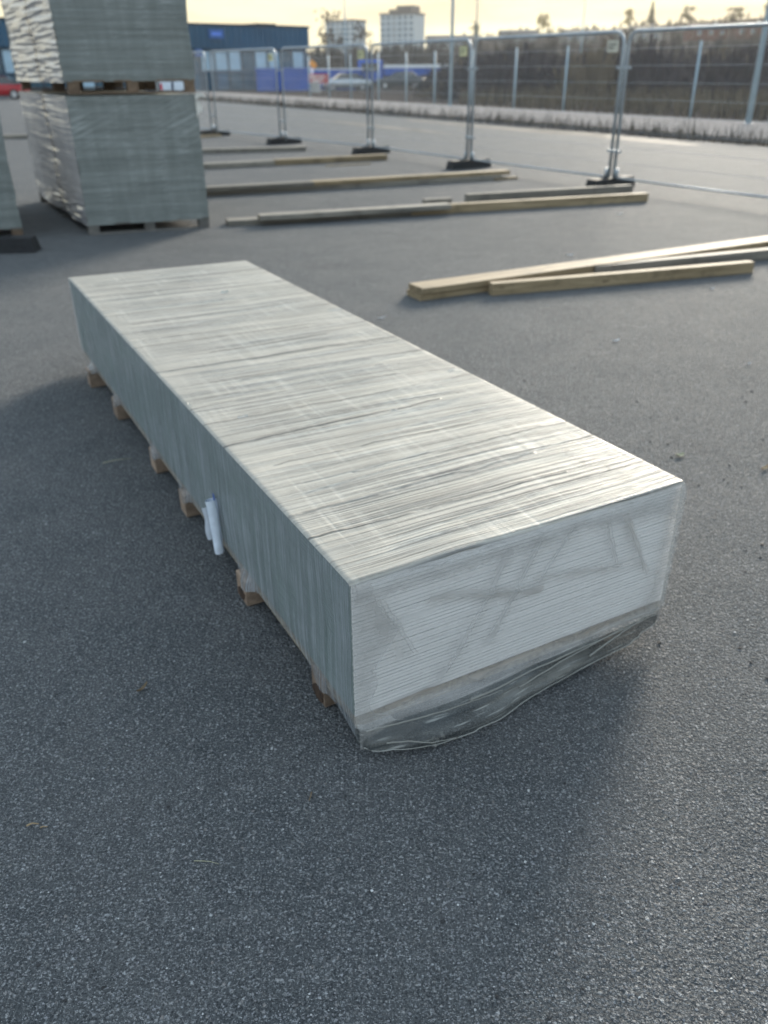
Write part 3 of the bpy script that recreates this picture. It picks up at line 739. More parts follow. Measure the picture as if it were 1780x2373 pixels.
def wrapped_load(g0, e1, e2, z0, z1, seed, dense, mats, label, amp):
    L1, L2 = e1.length, e2.length; n1 = Vector((e1.y, -e1.x, 0)).normalized(); n2 = Vector((-e2.y, e2.x, 0)).normalized()
    if n1.y > 0: n1 = -n1
    if n2.x > 0: n2 = -n2
    rt = empty('wrapped_pallet_load', g0 + (e1 + e2) / 2 + Vector((0, 0, z0)), label=label, cat='pallet load', group='wrapped loads on pallets')
    mb = MB(); i1 = e1.normalized() * .03; i2 = e2.normalized() * .03; H = z1 - z0; nb = 14
    q = [g0 + i1 + i2, g0 + e1 - i1 + i2, g0 + e1 + e2 - i1 - i2, g0 + e2 + i1 - i2]
    for k in range(nb):
        za, zb = z0 + .01 + (H - .03) * k / nb, z0 + .01 + (H - .03) * (k + 1) / nb - .006
        mb.hexa([p + Vector((0, 0, za)) for p in q], [p + Vector((0, 0, zb)) for p in q])
    mb.build('board_stack', BOARD_FACE, rt)
    mb = MB()
    def bulge(z): return noise.noise(Vector((z * 2.2, seed, 0))) * .018 + noise.noise(Vector((z * 9, seed, 5))) * .010 + noise.noise(Vector((z * 26, seed, 7))) * .004
    def edge(z): return bulge(z)
    def front(u, v):
        z = z0 - .02 * (v < .001) + H * v
        o = bulge(z) * .3 + noise.noise(Vector((u * 3, z * 5, seed))) * .008 + (.016 * noise.noise(Vector((u * 40, z * 3, seed))) * (v < .03))
        p = g0 + e1 * u + n1 * o + n2 * bulge(z) * (1 - u) - n2 * bulge(z + 3) * u
        return (p.x, p.y, z), (u * L1, v * H)
    mb.grid(front, 24, 60, 0)
    def left(u, v):
        z = z0 - .03 * (v < .001) + H * v
        sx = math.exp(-((u * L2 - 1.45) / (.42 if not dense else 3)) ** 2)
        a = noise.noise(Vector((u * L2 * 1.0, z * 21, seed + 2))) + .5 * noise.noise(Vector((u * L2 * 1.8, z * 44, seed + 4)))
        o = bulge(z) * .4 + amp * a * (sx + (.10 if dense else .015)) + noise.noise(Vector((u * 3, z * 2, seed))) * .02
        if v < .14: o += .02 * noise.noise(Vector((u * L2 * 2, z * 30, 3)))
        o *= min(1, u / .03 + .4)
        p = g0 + e2 * u + n2 * o + n1 * bulge(z) * (1 - u)
        return (p.x, p.y, z), (u * L2, v * H)
    mb.grid(lambda v, u: left(u, v), 170, 50, 1)
    mb.grid(lambda u, v: ((lambda p, z: ((p.x, p.y, z), (u * L2, v * H)))(g0 + e1 + e2 * u - n2 * bulge(z0 + H * v + 3) + n1 * bulge(z0 + H * v) * (1 - u), z0 + H * v)), 30, 60, 0)
    mb.grid(lambda v, u: ((lambda p, z: ((p.x, p.y, z), (u * L1, v * H)))(g0 + e2 + e1 * u, z0 + H * v)), 20, 20, 0)
    mb.grid(lambda u, v: ((lambda p: ((p.x, p.y, z1 - .004 + noise.noise(Vector((u * 6, v * 6, seed))) * .01), (u * L1, v * L2)))(g0 + e1 * u + e2 * v + n1 * bulge(z1) * (1 - v) + n2 * bulge(z1) * (1 - u) - n2 * bulge(z1 + 3) * u)), 12, 20, 0)
    mb.build('stretch_film', mats, rt)
    return rt
def pallet(g0, e1, e2, z0, z1, wood, label, endwood=None):
    rt = empty('pallet', g0 + (e1 + e2) / 2 + Vector((0, 0, z0)), label=label, cat='pallet', group='pallets under the wrapped loads')
    L1, L2 = e1.length, e2.length; a, b = e1.normalized(), e2.normalized(); b = (b - a * b.dot(a)).normalized()
    T = Matrix(((a.x, b.x, 0, g0.x), (a.y, b.y, 0, g0.y), (0, 0, 1, z0), (0, 0, 0, 1))); h = z1 - z0
    # along-depth boards need the skew of the load: use e2 directly
    def sk(x, y): p = g0 + a * x + e2 * (y / L2); return p
    def slab(x0, y0, x1, y1, za, zb, nm, m):
        mb = MB(); q = [sk(x0, y0), sk(x1, y0), sk(x1, y1), sk(x0, y1)]
        if (q[1] - q[0]).cross(q[2] - q[1]).z < 0: q.reverse()
        mb.hexa([p + Vector((0, 0, z0 + za)) for p in q], [p + Vector((0, 0, z0 + zb)) for p in q]); mb.build(nm, m, rt)
    t = .02
    for k in range(3):
        x = (L1 - .12) * k / 2; slab(x, .0, x + .12, L2, t + .002 + h * 0 + (h - 3 * t), h - t - .002, 'stringer', wood) if False else None
    for y in (0, (L2 - .1) / 2, L2 - .1):
        slab(0, y, L1, y + .1, 0, t, 'bottom_board', wood)
    for k in range(3):
        for iy, y in enumerate((.004, L2 * .26, (L2 - .1) / 2 + .004, L2 * .74, L2 - .098)):
            x = .004 + (L1 - .128) * k / 2 + ((.0, .22, .13, .31, .0)[iy] if k < 2 else (0, -.2, -.1, -.3, 0)[iy]); slab(x, y, x + .12, y + .09, t + .0005, h - t - .0005, 'block', endwood if (endwood and k != 0) else wood)
    n = 9
    for k in range(n):
        y = (L2 - .1) * k / (n - 1); slab(0, y, L1, y + .1 if k < n - 1 else L2, h - t, h - .001, 'deck_board', wood)
    return rt
G0, G1, G2 = at(208, 545.5), at(487, 527), at(93.4, 467)
E1, E2 = G1 - G0, G2 - G0
pallet(G0, E1, E2, 0, .128, PALLET_WOOD, 'grey wooden pallet on the asphalt at the foot of the two-high stack')
wrapped_load(G0, E1, E2, .130, 1.50, 3, False, [FF1, FS1], 'lower load of the two-high stack, grey green with few wrinkles and a brown seam', .013)
upp = pallet(G0 + E1 * .03, E1 * .97, E2, 1.515, 1.655, PALLET_BROWN, 'brown wooden pallet held up between the two wrapped loads of the tall stack')
wrapped_load(G0, E1, E2, 1.66, 3.05, 9, True, [FF2, FS1], 'upper load of the two-high stack, its shiny left side densely wrinkled', .019)
# printed sheet tucked in the upper pallet
ea = E1.normalized(); nf = Vector((ea.y, -ea.x, 0)); nf = nf if nf.y < 0 else -nf
mb = MB(); c = G0 + E1 * .815 + nf * .012 + Vector((0, 0, 1.588))
mb.grid(lambda u, v: (tuple(c + ea * (u - .5) * .27 + Vector((0, 0, (v - .5) * .085)) + nf * .008 * math.sin(u * 5)), (u, v)), 8, 3)
mb.build('paper_note', PAPER, upp, label='white printed sheet')
mb = MB(); mb.quad([c + ea * x + Vector((0, 0, z)) + nf * .0125 for x, z in ((-.012, -.04), (.012, -.04), (.02, .04), (-.004, .04))]); mb.build('dark_print', plain('ink', (.03, .04, .08), .6), upp)
mb = MB(); mb.quad([c + ea * x + Vector((0, 0, z)) + nf * .0125 for x, z in ((-.135, -.04), (-.11, -.04), (-.115, .03), (-.135, .02))]); mb.build('red_print', plain('red_ink', (.5, .03, .05), .6), upp)
# loose film flap at the top right of the lower load
ld = [o for o in bpy.data.objects if o.name.startswith('wrapped_pallet_load')][0]
mb = MB()
for (a0, a1, zz, sgn) in ((.0, .10, 1.46, 1), (.02, .05, 1.33, 1)):
    p0_ = G0 + E1 + Vector((0, 0, zz))
    mb.grid(lambda u, v: (tuple(p0_ + ea * (-.02 + u * (a1 + .03)) + nf * (.02 - .05 * u) + Vector((0, 0, (v - .5) * (.07 - .05 * u) * (2.6 if zz < 1.4 else 1) + .03 * math.sin(u * 3)))), (u, v)), 8, 4)
mb.build('loose_film_flap', plain('loose_film', (.55, .54, .50), .3), ld)
# second stack at the left edge
H1 = at(57, 552); H0 = H1 - E1
pallet(H0, E1, E2 * .8, .0, .128, PALLET_WOOD, 'pallet at the left edge of the yard with brown end blocks', PALLET_BROWN)
wrapped_load(H0, E1, E2 * .8, .130, 1.5, 17, False, [FF2, FS1], 'green wrapped load at the left edge, only its right part in view', .015)

# ------------------------------------------------------------------ timber
def plank(a, b, w, h, z0, mat, label, group, name='timber_plank', ext=0):
    A, B = at(*a, z0), at(*b, z0); A.z = B.z = 0
    d = (B - A); L = d.length + ext; d.normalize(); n = Vector((-d.y, d.x, 0))
    rz = math.atan2(d.y, d.x)
    c = A + d * L / 2 + n * w / 2
    mb = MB(); ns = 10; c_ = .004
    rnd = random.Random(label)
    bow = rnd.uniform(-.012, .012)
    prof = [(c_, 0), (w - c_, 0), (w, c_), (w, h - c_), (w - c_, h), (c_, h), (0, h - c_), (0, c_)]
    rows = []
    for i in range(ns + 1):
        x = -L / 2 + L * i / ns; o = bow * (1 - (2 * i / ns - 1) ** 2); rows.append([Vector((x, y - w / 2 + o, z)) for y, z in prof])
    n0 = len(mb.v)
    for r_ in rows: mb.v += r_
    for i in range(ns):
        for k in range(8):
            a_ = n0 + i * 8 + k; b_ = n0 + i * 8 + (k + 1) % 8; mb.face([b_, a_, a_ + 8, b_ + 8])
    mb.face([n0 + k for k in range(8)]); mb.face([n0 + ns * 8 + k for k in range(8)][::-1])
    o = mb.build(name, mat); o.location = (c.x, c.y, z0); o.rotation_euler = (0, 0, rz)
    return tag(o, label, 'plank', group)
g1 = 'planks of the nearest timber row on the right'
plank((975, 698), (1780, 586), .25, .052, .0, TIMBER, 'bottom plank under the widest bright plank in the nearest row', g1, ext=.6)
plank((980, 684), (1780, 571), .245, .053, .056, TIMBER, 'widest bright plank lying on top in the nearest timber row', g1, ext=.6)
plank((1141, 686), (1744, 633), .085, .105, .0, TIMBER, 'short pale beam with stained face in front of the nearest timber row', g1)
plank((1378, 643), (1790, 601), .10, .10, .0, TIMBER_GREY, 'grey weathered plank between the short pale beam and the wide bright plank', g1, ext=.5)
plank((1640, 610), (1790, 592), .09, .05, .0, TIMBER, 'thin plank half hidden behind the grey weathered plank of the nearest row', g1, ext=.5)
g2 = 'planks of the second timber row beside the tall stack'
plank((529, 525), (953, 501), .24, .066, .0, TIMBER_GREY, 'dark grey bottom plank of the second row, bare pale top at its left end', g2)
plank((604, 512), (1046, 485), .20, .062, .068, TIMBER_GREY, 'pale weathered plank on top of the dark one in the second row', g2)
plank((953, 500), (1501, 467), .12, .115, .0, TIMBER, 'long thick beam forming the right half of the second row', g2)
plank((1083, 470), (1466, 447), .10, .115, .0, TIMBER_GREY, 'thin pale plank lying behind the thick beam, touching the fence foot', g2)
plank((985, 482), (1047, 478), .10, .11, .0, TIMBER_GREY, 'short offcut end showing behind the middle of the second row', g2)
g3 = 'planks of the third timber row'
plank((440, 456), (1165, 417), .22, .068, .0, TIMBER_GREY, 'bottom plank running the whole third row', g3)
plank((440, 447), (728, 431), .20, .065, .070, TIMBER_GREY, 'left upper plank of the third row, dull grey', g3)
plank((726, 431), (1182, 404), .20, .066, .070, TIMBER, 'right upper plank of the third row, pale topped', g3)
plank((1150, 419), (1200, 415), .12, .04, .0, TIMBER, 'short stub poking out at the right end of the third row', g3)
g4 = 'planks of the fourth timber row'
plank((440, 394), (637, 384), .20, .10, .0, TIMBER_GREY, 'greyish left plank of the fourth row, butted at the middle', g4)
plank((638, 384), (898, 371), .22, .11, .0, TIMBER, 'yellowish right plank of the fourth row ending by a black fence foot', g4)
plank((757, 386), (860, 381), .07, .02, .0, TIMBER, 'thin pale lath lying in front of the fourth row', g4, name='timber_lath')
g5 = 'single planks of the far rows'
plank((430, 358), (710, 350), .30, .10, .0, TIMBER_GREY, 'single long plank of the fifth row with a dark front edge', g5)
plank((440, 322), (514, 316), .22, .06, .0, TIMBER, 'short beige plank under the farthest visible fence post', g5)
plank((-60, 323), (75, 321), .30, .10, .0, TIMBER_GREY, 'single plank seen left of the tall stack', g5)

# ------------------------------------------------------------------ mesh fence
FPTS = [at(1416, 414, .14), at(1087, 371.6, .14), at(860, 341, .14), at(658, 320, .14), at(497, 303, .14)]
FPTS = [Vector((p.x, p.y, 0)) for p in FPTS]
d_ = FPTS[0] - FPTS[1]; FPTS.insert(0, FPTS[0] + d_ * 1.0); FPTS.insert(0, FPTS[0] + d_)
d_ = FPTS[-1] - FPTS[-2]; FPTS.append(FPTS[-1] + d_); FPTS.append(FPTS[-1] + d_); FPTS.append(FPTS[-1] + d_)
PLEN = sum((FPTS[i] - FPTS[i + 1]).length for i in range(2, 6)) / 4; FH = 2.2
def panel_meshes():
    L = PLEN - .20; z0, z1, rc = .16, FH, .16
    fr = MB(); pts = [(-L / 2, 0, .10)]
    pts += [(-L / 2, 0, z1 - rc)] + [(-L / 2 + rc - rc * math.cos(a), 0, z1 - rc + rc * math.sin(a)) for a in [i * math.pi / 16 for i in range(1, 9)]]
    pts += [(L / 2 - rc + rc * math.sin(a), 0, z1 - rc + rc * math.cos(a)) for a in [i * math.pi / 16 for i in range(0, 8)]] + [(L / 2, 0, z1 - rc), (L / 2, 0, .10)]
    fr.tube(pts, .025, 8); fr.tube([(-L / 2, 0, z0), (L / 2, 0, z0)], .017, 8)
    me = MB(); n = 84
    for i in range(1, n):
        x = -L / 2 + L * i / n; e = min(x + L / 2, L / 2 - x); zt = z1 if e > rc else z1 - rc + math.sqrt(max(0, rc * rc - (rc - e) ** 2))
        me.tube([(x, 0, z0), (x, 0, zt)], .0019, 4, caps=False)
    for j in range(1, 9):
        z = z0 + (z1 - z0) * j / 9; me.tube([(-L / 2, .004, z), (L / 2, .004, z)], .0019, 4, caps=False)
    return fr, me
fr, me = panel_meshes()
sg = MB(); sx = PLEN / 2 - .34
LBL = ['leftmost mesh fence panel, hidden behind the two-high stack', 'mesh fence panel seen left of the tall stack', 'far mesh fence panel just right of the tall stack', 'mesh fence panel in front of the blue building and blue container', 'mesh fence panel in front of the two apartment blocks and silver car', 'mesh fence panel with a pale plate at its top right, before the field', 'mesh fence panel running out of the right edge of the photo', 'nearest mesh fence panel beyond the right edge']
order = list(range(1, len(FPTS) - 1))
proto = None; PANELS = []
for i in range(len(FPTS) - 1):
    a, b = FPTS[i], FPTS[i + 1]; c = (a + b) / 2; dv = a - b; rz = math.atan2(dv.y, dv.x)
    if proto is None:
        proto = empty('mesh_fence_panel', (0, 0, 0), cat='fence panel', group='mesh panels of the temporary fence')
        fr.build('frame', GALV, proto); me.build('mesh_infill', WIRE, proto)
        o = proto
    else: o = copy_tree(proto)
    o.location = c; o.rotation_euler = (0, 0, rz); PANELS.append(o)
for o in PANELS: pass
lab = {0: 'nearest mesh panel at the right, mostly out of the frame', 1: 'mesh panel at the right whose right end is cut by the frame', 2: 'mesh panel between the two nearest black feet, pale plate at its top right', 3: 'mesh panel with a small greenish plate, in front of the blue lorry', 4: 'mesh panel with the silver car and the apartment blocks behind it', 5: 'mesh panel in front of the blue building, right of the tall stack', 6: 'mesh panel right behind the tall stack, mostly hidden', 7: 'mesh panel seen left of the tall stack', 8: 'farthest mesh panel at the left edge'}
for i, o in enumerate(PANELS): o['label'] = lab.get(i, 'farthest mesh panel at the left edge')
# plates near the right top corners
for i in (2, 3, 4, 5):
    o = PANELS[i]; L = PLEN - .20; m = MB(); T = worldmat(o); x = L / 2 - .24
    m.box(x - .06, -.034, FH - .27, x + .16, -.027, FH - .11, 0, T)
    pl_ = m.build('plate', SIGNY if i != 2 else plain('plate_cream', (.52, .50, .42), .5), o)
    m = MB()
    for k in range(2): m.box(x - .03, -.0365, FH - .175 - .045 * k, x + .12 - .04 * k, -.0345, FH - .155 - .045 * k, 0, T)
    m.build('plate_text_bar', plain('plate_ink', (.12, .13, .12), .6), pl_)
# clamps joining neighbours and feet
def foot_mesh():
    mb = MB(); L, w, h = .95, .25, .155
    b = [Vector((-L / 2, -w / 2, 0)), Vector((L / 2, -w / 2, 0)), Vector((L / 2, w / 2, 0)), Vector((-L / 2, w / 2, 0))]
    t = [Vector((-L / 2 + .03, -w / 2 + .025, h)), Vector((L / 2 - .03, -w / 2 + .025, h)), Vector((L / 2 - .03, w / 2 - .025, h)), Vector((-L / 2 + .03, w / 2 - .025, h))]
    mb.hexa(b, t)
    for x in (-.30, .30): mb.box(x - .06, -w / 2 - .001 + .01, .03, x + .06, -w / 2 + .012, .09)
    for sx_ in (-1, 1): mb.box(sx_ * .16 - .035, -.05, h - .001, sx_ * .16 + .035, .05, h + .012)
    for sx_ in (-1, 1): mb.tube([(sx_ * .0, sx_ * .09, h - .005), (0, sx_ * .09, h + .015)], .04, 8)
    return mb
fm = foot_mesh(); fp = None
flab = {1: 'black rubber foot beyond the right edge of the frame', 2: 'nearest black foot, carrying the double post at the right', 3: 'second black foot from the right, behind the third timber row', 4: 'third black foot from the right, behind the fourth timber row', 5: 'small dark foot behind the fifth timber row', 6: 'farthest foot standing on a beige plank beside the tall stack', 7: 'fence foot hidden behind the tall stack'}
for i in range(1, 8):
    p = FPTS[i]; dv = FPTS[i - 1] - FPTS[min(i + 1, len(FPTS) - 1)]; rz = math.atan2(dv.y, dv.x) + math.pi / 2
    if fp is None:
        o = fp = fm.build('fence_foot', RUBBER); tag(o, None, 'fence foot', 'black feet of the temporary fence')
        for sy_ in (-1, 1):
            sk_ = MB(); sk_.tube([(0, sy_ * .10, .156), (0, sy_ * .10, .30)], .036, 8); sk_.build('socket', GALV, fp)
    else: o = copy_tree(fp)
    o.location = (p.x, p.y, .0); o.rotation_euler = (0, 0, rz + R.uniform(-.08, .08)); o['label'] = flab[i]
    dn = dv.normalized(); T = Matrix(((dn.x, -dn.y, 0, p.x), (dn.y, dn.x, 0, p.y), (0, 0, 1, 0), (0, 0, 0, 1)))
    for z in (1.72, .55):
        cl = MB(); cl.cbox(-.13, -.03, z - .02, .13, .03, z + .02, .006, 0, T); cl.tube([T @ Vector((0, -.05, z)), T @ Vector((0, .05, z))], .009, 6)
        cl.build('clamp', GALV, PANELS[i])
o = copy_tree(fp); q = at(76, 587); o.location = (q.x - .46, q.y + .10, 0); o.rotation_euler = (0, 0, .08); o['label'] = 'loose black rubber foot lying in front of the pallet at the left edge'; o['group'] = 'black feet of the temporary fence'

def remove_tree(o):
    for ch in list(o.children): remove_tree(ch)
    bpy.data.objects.remove(o)
for o in (PANELS[0], PANELS[7], PANELS[8]): remove_tree(o)          # panels the photo shows nothing of
for o in [o for o in COL.objects if o.get('label') in (flab[1], flab[7])]: remove_tree(o)
# ------------------------------------------------------------------ permanent wire fence and masts beyond the verge
def col_on_line(X, s):                     # where the vertical plane of a photo column meets the line s beyond the verge
    d = ray(X, 250); d = Vector((d.x, d.y, 0)); t = (V0 - Vector((0, 0, 0))).dot(vn) + s; k = t / d.dot(vn); return d * k
wf = empty('wire_fence', vpt(30, 8), label='tall fence of slim blue grey posts and wires beyond the pale path', cat='fence')
posts = []; PXS = [1790, 1602, 1432, 1305, 1190, 1090, 1006, 941, 878, 815, 765, 720]
fpost = None
for X in PXS:
    p = col_on_line(X, 8.2); z = -.25; posts.append(p)
    if fpost is None:
        m = MB(); m.tube([(0, 0, 0), (0, 0, 2.75)], .045, 8); m.sphere((0, 0, 2.75), .047, .047, .02); o = fpost = m.build('post', POSTP); o.parent = wf
    else: o = copy_tree(fpost)
    o.parent = wf; o.location = Vector((p.x, p.y, z)) - wf.location
m = MB()
for a, b in zip(posts, posts[1:]):
    for z in [.0, .6, 1.2, 1.8, 2.4]: m.tube([(a.x, a.y, z), ((a.x + b.x) / 2, (a.y + b.y) / 2, z - .01), (b.x, b.y, z)], .0018, 4, caps=False)
m.build('wires', plain('dull_wire', (.16, .17, .18), .6), wf)
def mast(X, s, h, r1, label, arm=0, name='mast_pole', cat='mast'):
    p = col_on_line(X, s); z = hz(p.x, p.y) - .1
    e = empty(name, (p.x, p.y, z), label=label, cat=cat)
    m = MB(); m.tube([(p.x, p.y, z), (p.x, p.y, z + h)], r1, 10, 0, r1 * .6); m.build('pole', POSTP, e)
    m = MB(); m.cbox(p.x - r1 * 1.4, p.y - r1 * 1.4, z, p.x + r1 * 1.4, p.y + r1 * 1.4, z + .16, .02); m.build('base', POSTP, e)
    if arm:
        m = MB(); m.tube([(p.x, p.y, z + h), (p.x - arm * .5, p.y, z + h + .15), (p.x - arm, p.y, z + h + .15)], r1 * .5, 8); m.build('arm', POSTP, e)
        m = MB(); m.sphere((p.x - arm - .3, p.y, z + h + .13), .38, .16, .09); m.build('lamp_head', GALV, e)
mast(1740, 7.0, 11, .10, 'thick pale mast by the right edge of the photo')
mast(1043, 7.5, 12, .09, 'tall pale mast rising out of the frame left of the double fence post')
mast(805, 26, 12, .09, 'slim mast in front of the left apartment block')
mast(1334, 52, 8.9, .10, 'street lamp with a short arm standing in the field', 1.0, 'street_lamp', 'street lamp')
mast(1097, 90, 22, .16, 'thin far mast rising above the skyline', 0)

# ------------------------------------------------------------------ buildings
NAVY = plain('navy_cladding', (.012, .078, .15), .5, var=.12, scale=.5); NAVYT = plain('navy_trim', (.012, .03, .05), .5)
GLASSD = plain('dark_glass', (.03, .085, .13), .12, var=.3, scale=.8, spec=.7); GLASSL = plain('pale_window_blind', (.32, .48, .60), .3, var=.15, scale=1, spec=.6)
BLUE = plain('royal_blue_paint', (.012, .085, .40), .45, var=.15, scale=1); BLUES = plain('bright_blue_sign', (.035, .12, .34), .4)
CONC = plain('pale_concrete', (.36, .35, .33), .85, var=.15, scale=2)
ba = atd(-90, 180, 72); bb = atd(714, 180, 95); ba.z = bb.z = 0
bd = (bb - ba); BLn = bd.length; bd.normalize(); bn = Vector((-bd.y, bd.x, 0)); zb0 = -.9
TB = Matrix(((bd.x, bn.x, 0, ba.x), (bd.y, bn.y, 0, ba.y), (0, 0, 1, 0), (0, 0, 0, 1)))
bld = empty('commercial_building', ba + bd * BLn / 2 + Vector((0, 0, zb0)), label='long low navy blue commercial building with a glass ground floor', cat='building')
m = MB(); m.box(0, 0, zb0, BLn, 24, 5.2, 0, TB); m.build('wall', plain('dark_blue_wall', (.02, .075, .14), .6, var=.2, scale=.6), bld)
m = MB(); m.box(-.05, -.35, 3.45, BLn + .05, -.003, 5.30, 0, TB)
k = 0.0
while k < BLn: m.box(k, -.39, 3.46, k + .05, -.352, 5.29, 0, TB); k += .6
m.build('fascia', NAVY, bld)
m = MB(); m.box(-.2, -.45, 5.302, BLn + .2, 24.2, 5.45, 0, TB); m.build('roof_edge', NAVYT, bld)
for x in (BLn * .62, BLn * .93):
    m = MB(); m.box(x, 5, 5.45, x + 2.4, 8, 5.85, 0, TB); m.build('roof_vent', NAVYT, bld)
nw = 22
for i in range(nw):
    x0 = .4 + (BLn - .8) * i / nw; x1 = .4 + (BLn - .8) * (i + 1) / nw - .12
    for (za, zb_) in ((1.6, 3.3), (-.3, 1.45)):
        mt = GLASSL if R.random() < (.62 if za > 1 else .3) else GLASSD
        m = MB(); m.box(x0, -.06, za, x1, -.004, zb_, 0, TB); w_ = m.build('window', mt, bld)
        m = MB(); fw = .05
        for q_ in ((x0, x0 + fw, za, zb_), (x1 - fw, x1, za, zb_), (x0 + fw, x1 - fw, za, za + fw), (x0 + fw, x1 - fw, zb_ - fw, zb_)):
            m.box(q_[0], -.10, q_[2], q_[1], -.062, q_[3], 0, TB)
        m.build('window_frame', NAVYT, w_)
def along(X):                              # building coordinate for a photo column
    d = ray(X, 110); d = Vector((d.x, d.y, 0)); k = ba.dot(bn) / d.dot(bn); return ((d * k) - ba).dot(bd)
x0, x1 = along(481), along(514)
m = MB(); m.box(x0, -.50, 4.25, x1, -.395, 5.0, 0, TB); sgn = m.build('sign_panel', BLUES, bld)
m = MB(); m.box(x0 + .25, -.515, 4.5, x1 - .25, -.502, 4.75, 0, TB); m.build('sign_lettering', plain('sign_light_blue', (.12, .25, .75), .4), sgn)
x0, x1 = along(446), along(462)
m = MB(); m.box(x0, -.45, 2.8, x1, -.36, 3.4, 0, TB); m.build('small_sign_panel', BLUES, bld)

def box_thing(m, px0, px1, d, z0, z1, depth, yaw=0):
    a = atd(px0, 160, d); b = atd(px1, 160, d); c = (a + b) / 2; L = (b - a).length
    return c, L
def container(px0, px1, d, z1, label, roofm):
    a, b = atd(px0, 190, d), atd(px1, 190, d); L = (b - a).length; c = (a + b) / 2; z0 = hz(c.x, c.y)
    e = empty('container', (c.x, c.y, z0), label=label, cat='container', group='blue containers beside the building')
    T = Matrix.Translation((c.x, c.y, 0)); m = MB(); m.box(-L / 2, 0, z0, L / 2, 2.4, z1, 0, T)
    n = int(L / .28)
    for i in range(n): x = -L / 2 + .15 + (L - .3) * i / n; m.box(x, -.04, z0 + .15, x + .14, -.002, z1 - .15, 0, T)
    m.build('body', BLUE, e)
    m = MB(); m.box(-L / 2 - .02, -.06, z1 + .002, L / 2 + .02, 2.42, z1 + .1, 0, T); m.build('roof_rim', roofm, e)
    m = MB()
    for x in (-L / 2, L / 2 - .1): m.box(x - .01, -.065, z0, x + .11, -.042, z1 - .002, 0, T)
    m.build('corner_post', NAVYT, e)
container(592, 722, 84, 1.72, 'royal blue container in front of the glass building', BLUE)
container(724, 842, 88, 1.62, 'royal blue container with a pale roof rim behind the silver car', WHITE)

def apartment(px0, px1, ptop, d, label, yaw, pent):
    a, b = atd(px0, ptop, d), atd(px1, ptop, d); W = (b - a).length; c = (a + b) / 2; zt = c.z; z0 = hz(c.x, c.y) - 2
    e = empty('apartment_block', (c.x, c.y, z0), rz=0, label=label, cat='apartment block')
    cy, sy = math.cos(yaw), math.sin(yaw); T = Matrix(((cy, -sy, 0, c.x), (sy, cy, 0, c.y), (0, 0, 1, 0), (0, 0, 0, 1)))
    w = W * .78; dp = W * .55
    m = MB(); m.box(-w / 2, 0, z0, w / 2, dp, zt, 0, T); m.build('wall', plain('pale_block_render', (.40, .46, .50), .8, var=.05, scale=.1), e)
    m = MB(); m.box(-w / 2 - .3, -.3, zt + .005, w / 2 + .3, dp + .3, zt + .7, 0, T)
    if pent: m.box(-w * .05, dp * .1, zt + .7, w * .42, dp * .8, zt + 3.4, 0, T); m.box(-w * .3, dp * .2, zt + .7, -w * .1, dp * .6, zt + 2.2, 0, T)
    m.build('roof', plain('dark_roof', (.09, .085, .085), .8), e)
    nf_ = 8; fh = (zt - 4) / nf_
    for i in range(6):
        for j in range(nf_):
            x = -w / 2 + w * (i + .25) / 6; z = zt - fh * (j + 1) + fh * .3
            m = MB(); m.box(x, -.08, z, x + w / 6 * .5, -.01, z + fh * .48, 0, T); m.build('window', GLASSD if i != 2 else plain('balcony_recess', (.16, .18, .19), .7), e)
    for j in range(nf_):
        z = zt - fh * (j + 1) + fh * .25
        m = MB(); m.box(-w / 2 - 1.1, dp * .35, z, -w / 2 - .01, dp * .7, z + 1.0, 0, T); m.build('balcony', CONC, e)
apartment(738, 838, 50, 420, 'smaller pale apartment block at the left, flat roofed', -.45, False)
apartment(864, 976, 34, 420, 'taller pale apartment block at the right with dark roof housing', -.45, True)

def house(px, w, h, d, yaw, wallc, roofc, label, nwin=3):
    h *= .72
    c = atd(px, 100, d); z0 = hz(c.x, c.y) + .2
    e = empty('house', (c.x, c.y, z0), label=label, cat='house', group='houses along the skyline')
    cy, sy = math.cos(yaw), math.sin(yaw); T = Matrix(((cy, -sy, 0, c.x), (sy, cy, 0, c.y), (0, 0, 1, z0), (0, 0, 0, 1)))
    m = MB(); m.box(-w / 2, 0, -1.5, w / 2, 6, h, 0, T); m.build('wall', plain('house_wall', tuple(q * .6 for q in wallc), .8, var=.06), e)
    m = MB(); n = len(m.v); ry = h + 1.1
    m.v += [T @ Vector(p) for p in ((-w / 2 - .3, -.4, h + .003), (w / 2 + .3, -.4, h + .003), (w / 2 + .3, 6.4, h + .003), (-w / 2 - .3, 6.4, h + .003), (-w / 2 - .3, 3, ry), (w / 2 + .3, 3, ry))]
    for f in ((0, 1, 5, 4), (2, 3, 4, 5), (1, 2, 5), (3, 0, 4), (3, 2, 1, 0)): m.face([n + i for i in f])
    rf = m.build('roof', plain('house_roof', roofc, .8), e)
    m = MB(); m.box(w * .2, 2.4, ry - .9, w * .2 + .6, 3.0, ry + .6, 0, T); m.build('chimney', CONC, rf)
    for i in range(nwin):
        x = -w / 2 + w * (i + .5) / nwin
        m = MB(); m.box(x - .5, -.05, h * .45, x + .5, -.008, h * .45 + .85, 0, T); fm_ = m.build('window', WHITE, e)
        m = MB(); m.box(x - .4, -.075, h * .45 + .1, x + .4, -.052, h * .45 + .75, 0, T); m.build('pane', GLASSD, fm_)
house(1348, 9, 3.6, 262, .1, (.42, .40, .36), (.10, .09, .08), 'wide cream house on the ridge near the street lamp', 4)
house(1446, 6, 3.4, 258, -.2, (.46, .44, .40), (.14, .11, .09), 'small pale house left of the conifer on the ridge', 2)
house(1503, 7, 3.6, 252, .15, (.50, .48, .44), (.11, .10, .09), 'whitish house right below the conifer on the ridge', 2)
house(1203, 10, 3.2, 270, .0, (.38, .37, .36), (.08, .08, .08), 'long grey white house left of the bushy tree on the ridge', 5)
